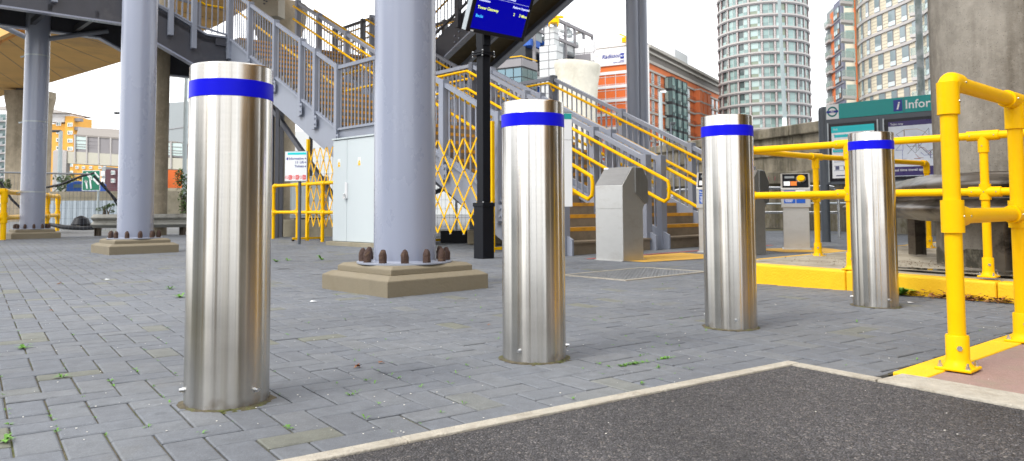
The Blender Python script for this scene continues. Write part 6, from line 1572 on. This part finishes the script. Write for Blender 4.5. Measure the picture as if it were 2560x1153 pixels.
# corrugated fence
D = 29.; m = MB(); x0, x1 = rp(118, D).x, rp(330, D).x; zt__ = P(200, 502, D).z; k = x0; vs = []
n_ = 0
while k < x1: vs += [(k, D+.03*(n_ % 2), -.1), (k, D+.03*(n_ % 2), zt__)]; k += .11; n_ += 1
m.add(vs, [(2*i, 2*i+2, 2*i+3, 2*i+1) for i in range(n_-1)]); o = m.build('corrugated_fence', mat('fence_blue_grey', (.34, .40, .45, 1), .5), origin=(x0, D, 0)); so_ = o.modifiers.new('t', 'SOLIDIFY'); so_.thickness = .01
tag(o, 'low corrugated blue grey metal fence below the green sign', 'fence')
# green road sign
D = 25.; c = rp(237, D); r = root('road_sign', c, 'square green road sign with white arrows on a thin post', 'sign')
m = MB(); t_ = P(241, 430, D); m.cyl(Vector((t_.x+.05, D+.06, 0)), Vector((t_.x+.05, D+.06, t_.z)), .035, 10); m.build('post', M['lampg2'], r)
a_, b__ = P(205, 477, D), P(251, 426, D); M['gsign'] = mat('sign_green', (.0, .19, .10, 1), .4)
m = MB(); m.abox(a_.x, b__.x, D-.01, D+.01, a_.z, b__.z); f_ = m.build('border', M['sign_white'], r); m = MB(); m.abox(a_.x+.02, b__.x-.02, D-.016, D-.011, a_.z+.02, b__.z-.02); m.build('green_field', M['gsign'], f_)
m = MB(); W_, H_ = b__.x-a_.x, b__.z-a_.z; L3 = lambda u, v: Vector((a_.x+W_*u, D-.02, a_.z+H_*v))
for (u0, v0, u1, v1, wd_) in ((.30, .1, .22, .5, .05), (.52, .1, .44, .6, .05), (.44, .6, .30, .78, .05), (.22, .5, .14, .42, .05), (.22, .5, .3, .42, .05), (.62, .6, .95, .3, .06), (.7, .9, .95, .65, .05), (.25, .9, .55, .65, .04), (.44, .6, .56, .55, .05)): m.bar(L3(u0, v0), L3(u1, v1), .006, wd_, side=(0, 1, 0))
m.build('arrows', M['sign_white'], f_)
# guardrail left, temporary mesh fence, black debris
wbeam('guardrail', [tuple(rp(234, 16.6)[:2]), tuple(rp(300, 16.7)[:2]), tuple(rp(400, 16.9)[:2]), tuple(rp(560, 17.3)[:2])], .40, .16, 'grey corrugated guardrail between the left columns', 'galv_dull', [tuple(rp(247, 16.75)[:2]), tuple(rp(458, 17.1)[:2])], pz=0, depth=.08) if False else None
M['galv_dull'] = mat('dull_galvanised', (.34, .335, .30, 1), .6, metal=.3, var=.15, scale=6, c2=(.12, .11, .09, 1), c2pos=(.5, .7), c2scale=3)
wbeam('guardrail', [tuple(rp(234, 16.4)[:2]), tuple(rp(300, 16.4)[:2]), tuple(rp(400, 16.6)[:2]), tuple(rp(560, 17.0)[:2])], .32, .145, 'grey corrugated guardrail between the two left columns', 'galv_dull', [tuple(rp(247, 16.55)[:2]), tuple(rp(458, 16.9)[:2])], pz=0, depth=.08, side=1, postm='bark')
D = 18.6; r = root('mesh_fence', rp(110, D), 'thin wire mesh fence panels behind the farthest column', 'fence')
m = MB(); zt__ = P(100, 430, D).z
for pxs in ((-30, 215),):
    x0, x1 = rp(pxs[0], D).x, rp(pxs[1], D).x
    m.cyl((x0, D, zt__), (x1+.1, D, zt__-.06), .022, 8)
m.build('top_rail', M['pole_grey'], r)
m = MB(); k = rp(-30, D).x
while k < rp(305, D).x: m.bar((k, D, .05), (k, D, zt__-.05), .004, .004, side=(1, 0, 0)); k += .09
for z_ in (.12, .35, .6, .85, 1.1): m.bar((rp(-30, D).x, D, z_), (rp(305, D).x, D, z_), .004, .004)
m.build('wire_mesh', M['pole_grey'], r)
m = MB()
m.tube([P(110, 470, 19), P(150, 462, 19), P(205, 440, 19), P(235, 433, 19)], .03, 8); m.tube([P(235, 440, 19), P(262, 470, 19), P(300, 510, 19)], .03, 8); m.tube([P(0, 455, 19), P(30, 500, 19), P(60, 528, 19)], .03, 8); m.tube([P(255, 455, 19), P(285, 500, 19), P(300, 525, 19)], .02, 8)
tag(m.build('sagging_cable', M['black'], origin=rp(200, 19)), 'sagging black cables hanging across the view behind the left columns', 'cable')
m = MB(); m.tube([P(118, 560, 20), P(160, 568, 19.5), P(210, 571, 19.2), P(245, 568, 19.2), P(260, 556, 19.5)], [.04, .06, .05, .05, .03], 10)
tag(m.build('black_hose', M['black'], origin=rp(190, 19.5)), 'heap of black hose lying behind the mesh fence', 'hose')
q = P(203, 545, 22); r = root('rubble_bag', Vector((q.x, 22, 0)), 'small dark bag and rubble in front of the corrugated fence', 'bag')
m = MB(); m.lathe([(.22, 0), (.26, .15), (.18, .32), (.06, .38), (.01, .39)], (q.x, 22, 0), 14); m.build('bag', M['black'], r)
m = MB(); 
for k in range(14): a__ = random.uniform(0, 6); p_ = Vector((q.x+cos(a__)*.35, 22+sin(a__)*.2, .06)); m.box(p_, (random.uniform(.03, .09), .02, 0), (0, random.uniform(.03, .08), 0), (0, 0, random.uniform(.02, .06)))
m.build('rubble', M['concrete'], r)
q = P(190, 459, 40); r = root('blue_van', Vector((q.x, 40, 0)), 'blue van roof showing above the low wall near the green sign', 'van')
m = MB(); m.prism([(q.x-.55, 40, .4), (q.x+.75, 40, .4), (q.x+.75, 40, q.z), (q.x+.45, 40, q.z+.12), (q.x-.1, 40, q.z+.12), (q.x-.5, 40, q.z-.05)], (0, 1.6, 0)); m.build('body', M['bblue'], r, bevel=.05)
m = MB(); m.abox(q.x-.1, q.x+.35, 39.97, 40.0, q.z-.22, q.z-.04); m.build('window', M['glass_d'], r)
# things under and behind the stairs (left of the cabinet)
m = MB(); a_ = P(690, 590, 15.5); b__ = P(835, 560, 15.5); m.abox(a_.x, b__.x, 15.5, 15.9, 0, .34); tag(m.build('concrete_block', M['concrete'], origin=(a_.x, 15.5, 0)), 'low concrete block wall under the upper flight of stairs', 'wall')
D = 16.8; r = root('service_cabinet', rp(745, D), 'pale cabinet behind the yellow tube railing under the stairs', 'cabinet'); a_, b__ = P(725, 512, D), P(812, 440, D)
m = MB(); m.abox(a_.x, b__.x, D, D+.4, 0.35, b__.z); m.build('body', M['galv'], r, bevel=.01); m = MB(); m.abox(a_.x+.04, b__.x-.04, D-.02, D, .42, b__.z-.05); m.build('door', M['white_cab'], r, bevel=.005)
m = MB(); m.abox(a_.x+.1, b__.x-.1, D, D+.3, 0, .36); m.build('plinth', M['black'], r)
for px, D_ in ((692, 15.), (703, 15.3), (776, 17.5)):
    c = rp(px, D_); m = MB(); m.bar(c, c+UP*3.2, .07, .07, side=(1, 0, 0)); tag(m.build('steel_post', M['dark_steel'], origin=c), {692: 'dark steel post directly right of the nearest bollard, under the stairs', 703: 'second dark steel post under the stairs, right beside the first', 776: 'thin grey steel post seen behind the folding barrier, left of the white cabinet'}[px], 'post')
D = 19.; r = root('mesh_fence', rp(790, D), 'grey welded mesh fence under the upper flight of stairs', 'fence'); m = MB()
x0, x1 = rp(750, D).x, rp(1260, D).x; k = x0
while k < x1: m.bar((k, D, .05), (k, D, 1.9), .006, .006, side=(1, 0, 0)); k += .10
for z_ in [.1+.22*i for i in range(9)]: m.bar((x0, D, z_), (x1, D, z_), .006, .006)
m.build('wire_mesh', M['galv'], r)
m = MB()
for px in (752, 880, 1000, 1140, 1255): q = rp(px, D); m.cyl(q, q+UP*2., .03, 8)
m.build('posts', M['galv'], r)
q = P(1160, 575, 12.4); m = MB(); m.abox(q.x-.38, q.x+.42, 12.4, 12.7, 0, .20); tag(m.build('rubber_foot', M['black'], origin=(q.x, 12.4, 0)), 'black rubber block behind the folding barrier', 'block')
q = P(1175, 590, 12.0); m = MB(); m.box((q.x+.25, 12.0, .11), (.28, 0, 0), (0, .2, 0), (0, 0, .11)); tag(m.build('concrete_block', M['plinth'], origin=(q.x, 12, 0), bevel=.02), 'small concrete block behind the black screen post', 'block')
q = S(6.2, 1.2); tube_fence('tube_railing', [(q.x, q.y), (q.x+.9, q.y+.1)], 0, .95, .45, .03, 'short yellow tube railing under the stair landing, seen through the barrier', flange=False)
m = MB(); m.abox(-2.2, 60, 45, 45.5, 0, 2.3); tag(m.build('boundary_wall', M['concrete'], origin=(10, 45, 0)), 'long plain concrete wall far behind the stairs', 'wall')

m = MB(); a_, b__ = P(700, 500, 60), P(1185, 326, 60); m.abox(a_.x, b__.x, 60, 70, 0, b__.z); k_ = m
tag(m.build('pale_warehouse', M['tower_panel'], origin=(a_.x, 60, 0)), 'long pale grey building seen below the upper flight of the stairs', 'building')
# ------------------------------------------------------------------ plants
def leaf_cloud(mb, c, rx, ry, rz, n, s, rnd, gaps=.45):
    cl = [(Vector((rnd.uniform(-1, 1)*rx*.75, rnd.uniform(-1, 1)*ry*.75, rnd.uniform(-1, 1)*rz*.75)), rnd.uniform(.25, .5)) for _ in range(max(6, n//60))]
    for k in range(n):
        o, rr = rnd.choice(cl); v = Vector((rnd.gauss(0, 1), rnd.gauss(0, 1), rnd.gauss(0, 1))).normalized()*rr*(rnd.random()**.4)
        p = c+o+Vector((v.x*rx, v.y*ry, v.z*rz)); a = Vector((rnd.uniform(-1, 1), rnd.uniform(-1, 1), rnd.uniform(-.6, .6))).normalized(); b = a.cross(Vector((rnd.uniform(-1, 1), rnd.uniform(-1, 1), 1))).normalized()
        q = s*rnd.uniform(.6, 1.3); mb.add([p-a*q, p-b*q*.45, p+a*q, p+b*q*.45], [(0, 1, 2, 3)])
def bush(name, c, rx, ry, rz, n, s, lab, cat, seed, stem=.5):
    r = root(name, (c.x, c.y, 0), lab, cat); rnd = random.Random(seed); m = MB(); leaf_cloud(m, c, rx, ry, rz, n, s, rnd); m.build('foliage', M['foliage'], r)
    m = MB()
    for k in range(6):
        e = c+Vector((rnd.uniform(-.6, .6)*rx, rnd.uniform(-.5, .5)*ry, rnd.uniform(-.2, .6)*rz)); m.tube([Vector((c.x+rnd.uniform(-.1, .1), c.y, 0)), Vector((c.x, c.y, 0)).lerp(e, .5)+Vector((rnd.uniform(-.1, .1), 0, 0)), e], [.05, .03, .01], 6)
    m.build('stems', M['bark'], r)
q = P(466, 485, 20); bush('shrub', q, .26, .4, .62, 1100, .045, 'leafy green shrub just left of the nearest bollard', 'shrub', 3)
q = P(182, 462, 48); bush('shrub', q, 1.1, 1., .7, 1100, .09, 'green shrub behind the low wall, left of the green sign', 'shrub', 4)
q = P(268, 520, 24); bush('shrub', q, .25, .2, .15, 250, .04, 'small weedy shrub in front of the corrugated fence', 'shrub', 5)
q = P(10, 465, 30); bush('shrub', q, .25, .3, .35, 400, .05, 'dark shrub at the far left edge behind the yellow railing', 'shrub', 6)
def weed_at(mb, c, h, n, rnd, spread=1.):
    for k in range(n):
        a = rnd.uniform(0, 2*pi); d = Vector((cos(a), sin(a), 0)); L_ = h*rnd.uniform(.5, 1.2); w_ = L_*rnd.uniform(.10, .2); s = Vector((-d.y, d.x, 0))*w_; lift = rnd.uniform(.25, 1.1)
        p0 = c+d*.002; p1 = c+d*L_*.5*spread+UP*L_*.5*lift; p2 = c+d*L_*spread+UP*L_*.45*lift
        mb.add([p0-s*.2, p0+s*.2, p1+s, p1-s, p2], [(0, 1, 2, 3), (3, 2, 4)])
rnd = random.Random(21)
W_ = [((2268, 735), .085, 26, 'bushy weed growing against the yellow kerb beside the farthest bollard'), ((2395, 745), .05, 12, 'small weed at the foot of the yellow kerb, behind the thick railing post'), ((1172, 716), .045, 12, 'small weed at the plinth of the nearest column, to the right'), ((1127, 716), .04, 9, 'little two leaved weed against the plinth of the nearest column'),
      ((425, 723), .06, 9, 'grassy weed left of the nearest bollard'), ((450, 744), .05, 12, 'low weed close to the left of the nearest bollard'), ((60, 871), .035, 20, 'green tuft in the paving at the left edge'), ((155, 944), .03, 9, 'tiny weed in a joint between the left edge and the nearest bollard'),
      ((690, 655), .07, 12, 'weed right of the nearest bollard, towards the railing'), ((720, 652), .06, 9, 'weed in the paving in front of the direction sign post'), ((805, 650), .10, 5, 'thin tall sprig in front of the white cabinet'), ((876, 989), .02, 9, 'tiny green sprig between the nearest two bollards'), ((12, 1104), .04, 12, 'green weed at the lower left corner')]
for (px, py), h, n, lab in W_:
    c = G(px, py)
    if px > 2200: c = S((c.xy-O2).dot(E1), PW-.035); h *= 1.25; n = int(n*1.6)
    m = MB(); weed_at(m, c, h, n, rnd); tag(m.build('weed', M['weed'], origin=c), lab, 'weed')
m = MB()
for k in range(260):                        # moss and seedlings in the joints
    px = rnd.choice([rnd.uniform(0, 460), rnd.uniform(690, 1250), rnd.uniform(1420, 1760), rnd.uniform(0, 2500)]); py = rnd.uniform(640, 1100); c = G(px, py)
    q = c.xy-C2; u, v = q.dot(U2), q.dot(V2)
    if v < .03 and u < 0 or v < -.3: continue
    t = c.xy-O2
    if t.dot(E1) < -2.8 and t.dot(E2) > -1.5: continue
    # snap to a joint of the blocks
    u = round(u/.1)*.1; c = K(u, v)
    weed_at(m, c, rnd.uniform(.006, .018), rnd.randint(2, 6), rnd)
for k in range(90):
    c = G(1590+rnd.uniform(-1, 1)*45, 0+913+rnd.uniform(-4, 4)) if k < 60 else G(1640+rnd.uniform(-30, 30), 895+rnd.uniform(-4, 4))
    q = c.xy-C2; c = K(q.dot(U2), round(q.dot(V2)/.1)*.1); weed_at(m, c, rnd.uniform(.008, .02), 3, rnd)
tag(m.build('joint_moss', M['weed']), 'moss and seedlings growing in the joints of the block paving', 'moss', kind='stuff')
m = MB()
def leaf(mb, c, s, rnd):
    a = rnd.uniform(0, 2*pi); d = Vector((cos(a), sin(a), rnd.uniform(-.2, .4))).normalized(); e = Vector((-sin(a), cos(a), rnd.uniform(-.3, .3))).normalized()
    mb.add([c-d*s+UP*rnd.uniform(0, s*.3), c+e*s*.45+UP*s*.25, c+d*s+UP*rnd.uniform(0, s*.5), c-e*s*.45+UP*s*.1], [(0, 1, 2, 3)])
for k in range(900):
    f = rnd.random(); t = PT-1.15-f*2.4; 
    if (t > -4.6 and rnd.random() < .35): continue
    c = S(t, PW-abs(rnd.gauss(0, .04))-.008, .003+abs(rnd.gauss(0, .014))); leaf(m, c, rnd.uniform(.010, .030), rnd)
tag(m.build('leaf_litter', M['deadleaf']), 'drift of brown dead leaves along the foot of the yellow kerb', 'leaves', kind='stuff')
for (px, py), s, lab in (((952, 906), .022, 'curled brown leaf on the paving between the nearest two bollards'), ((895, 917), .03, 'pale dry stalk left of the curled brown leaf'), ((146, 710), .05, 'brown leaves on the paving far left'), ((128, 776), .02, 'small orange leaf on the paving at the left'), ((1222, 812), .02, 'brown leaf just left of the second bollard')):
    c = G(px, py, .004); m = MB()
    for k in range(3): leaf(m, c+Vector((rnd.uniform(-.5, .5)*s*.6, 0, 0)), s*.6*rnd.uniform(.5, 1), rnd)
    tag(m.build('fallen_leaf', M['deadleaf'], origin=c), lab, 'leaf')
m = MB()
for k in range(420):
    px = rnd.uniform(0, 2550); py = 650+450*rnd.random()**1.3; c = G(px, py, .002); s = rnd.uniform(.0006, .0021)
    t = c.xy-O2
    if t.dot(E1) < -2.9 and t.dot(E2) > -1.45: continue
    q = c.xy-C2
    if q.dot(U2) < 0 and q.dot(V2) < 0 and rnd.random() < .8: continue
    m.box(c, (s, s*.4, 0), (-s*.3, s*.7, 0), (0, 0, s*.4))
tag(m.build('grit', M['litter']), 'pale grit and crumbs scattered over the paving', 'grit', kind='stuff')
for (px, py), lab in (((2277, 757), 'white scrap of paper on the paving right of the farthest bollard'), ((268, 699), 'white scrap of paper on the paving, left'), ((783, 754), 'white scrap of paper in front of the plinth of the nearest column')):
    c = G(px, py, .004); m = MB(); m.add([c+Vector((-.02, -.006, 0)), c+Vector((.018, -.01, .003)), c+Vector((.022, .008, .001)), c+Vector((-.014, .01, .006))], [(0, 1, 2, 3)]); tag(m.build('paper_scrap', M['sign_white'], origin=c), lab, 'litter')
# buildings, poles and piers added out of view, for reflections in steel and paint
m = MB(); m.abox(-40, 36, -46, -42, 0, 4.5); tag(m.build('added_building', M['tower_panel'], origin=(0, -24, 0)), 'plain pale building added across the road behind the camera for reflections', 'building')  # added backdrop for the bollards to mirror
M['olive'] = mat('dark_olive_stand_in', (.075, .068, .045, 1), .9, var=.2)  # dark tone chosen for what the bollards and yellow rails mirror
m = MB(); m.abox(8.6, 13, 6.4, 12.2, 0, 6.2); tag(m.build('added_building', M['olive'], origin=(10, 9, 0)), 'dark block added outside the right edge to darken reflections in the yellow rails', 'building')  # unseen block, added so the yellow rails mirror something dark
m = MB(); m.abox(11, 15, -9, 5.2, 0, 6.2); tag(m.build('added_building', M['olive'], origin=(13, -2, 0)), 'dark block added beyond the right edge for dark bands in the steel', 'building')  # unseen dark mass, added for the bands mirrored in the bollards
m = MB(); m.abox(-22, -18, -16, 3, 0, 7); tag(m.build('added_building', M['grey_clad'], origin=(-20, -6, 0)), 'grey building added beyond the left edge, seen only in the steel', 'building')  # unseen, added for the grey mirrored on the bollards' left sides
for x_, y_ in ((1.1, -3.2), (-2.6, -2.2), (3.6, -3.0), (-5.5, .5), (-1.2, -6.5)):  # added to mirror as thin dark lines in the steel
    m = MB(); m.cyl((x_, y_, 0), (x_, y_, 5), .07, 12); tag(m.build('added_pole', M['dark_steel'], origin=(x_, y_, 0)), 'slim dark pole added for reflections behind the camera, ' + {1.1: 'just right of it', -2.6: 'to its left', 3.6: 'farthest to the right', -5.5: 'farthest to the left', -1.2: 'farthest back'}[x_], 'pole')
for k, (x, y) in enumerate(((9.5, -1.5), (14, -9), (-9, -4.5), (-3.5, -9))):  # unseen piers, added for the bollard reflections
    pier((x, y), .65, .8, ZS, 'concrete pier added behind the camera to be reflected in the bollards', cap=False)
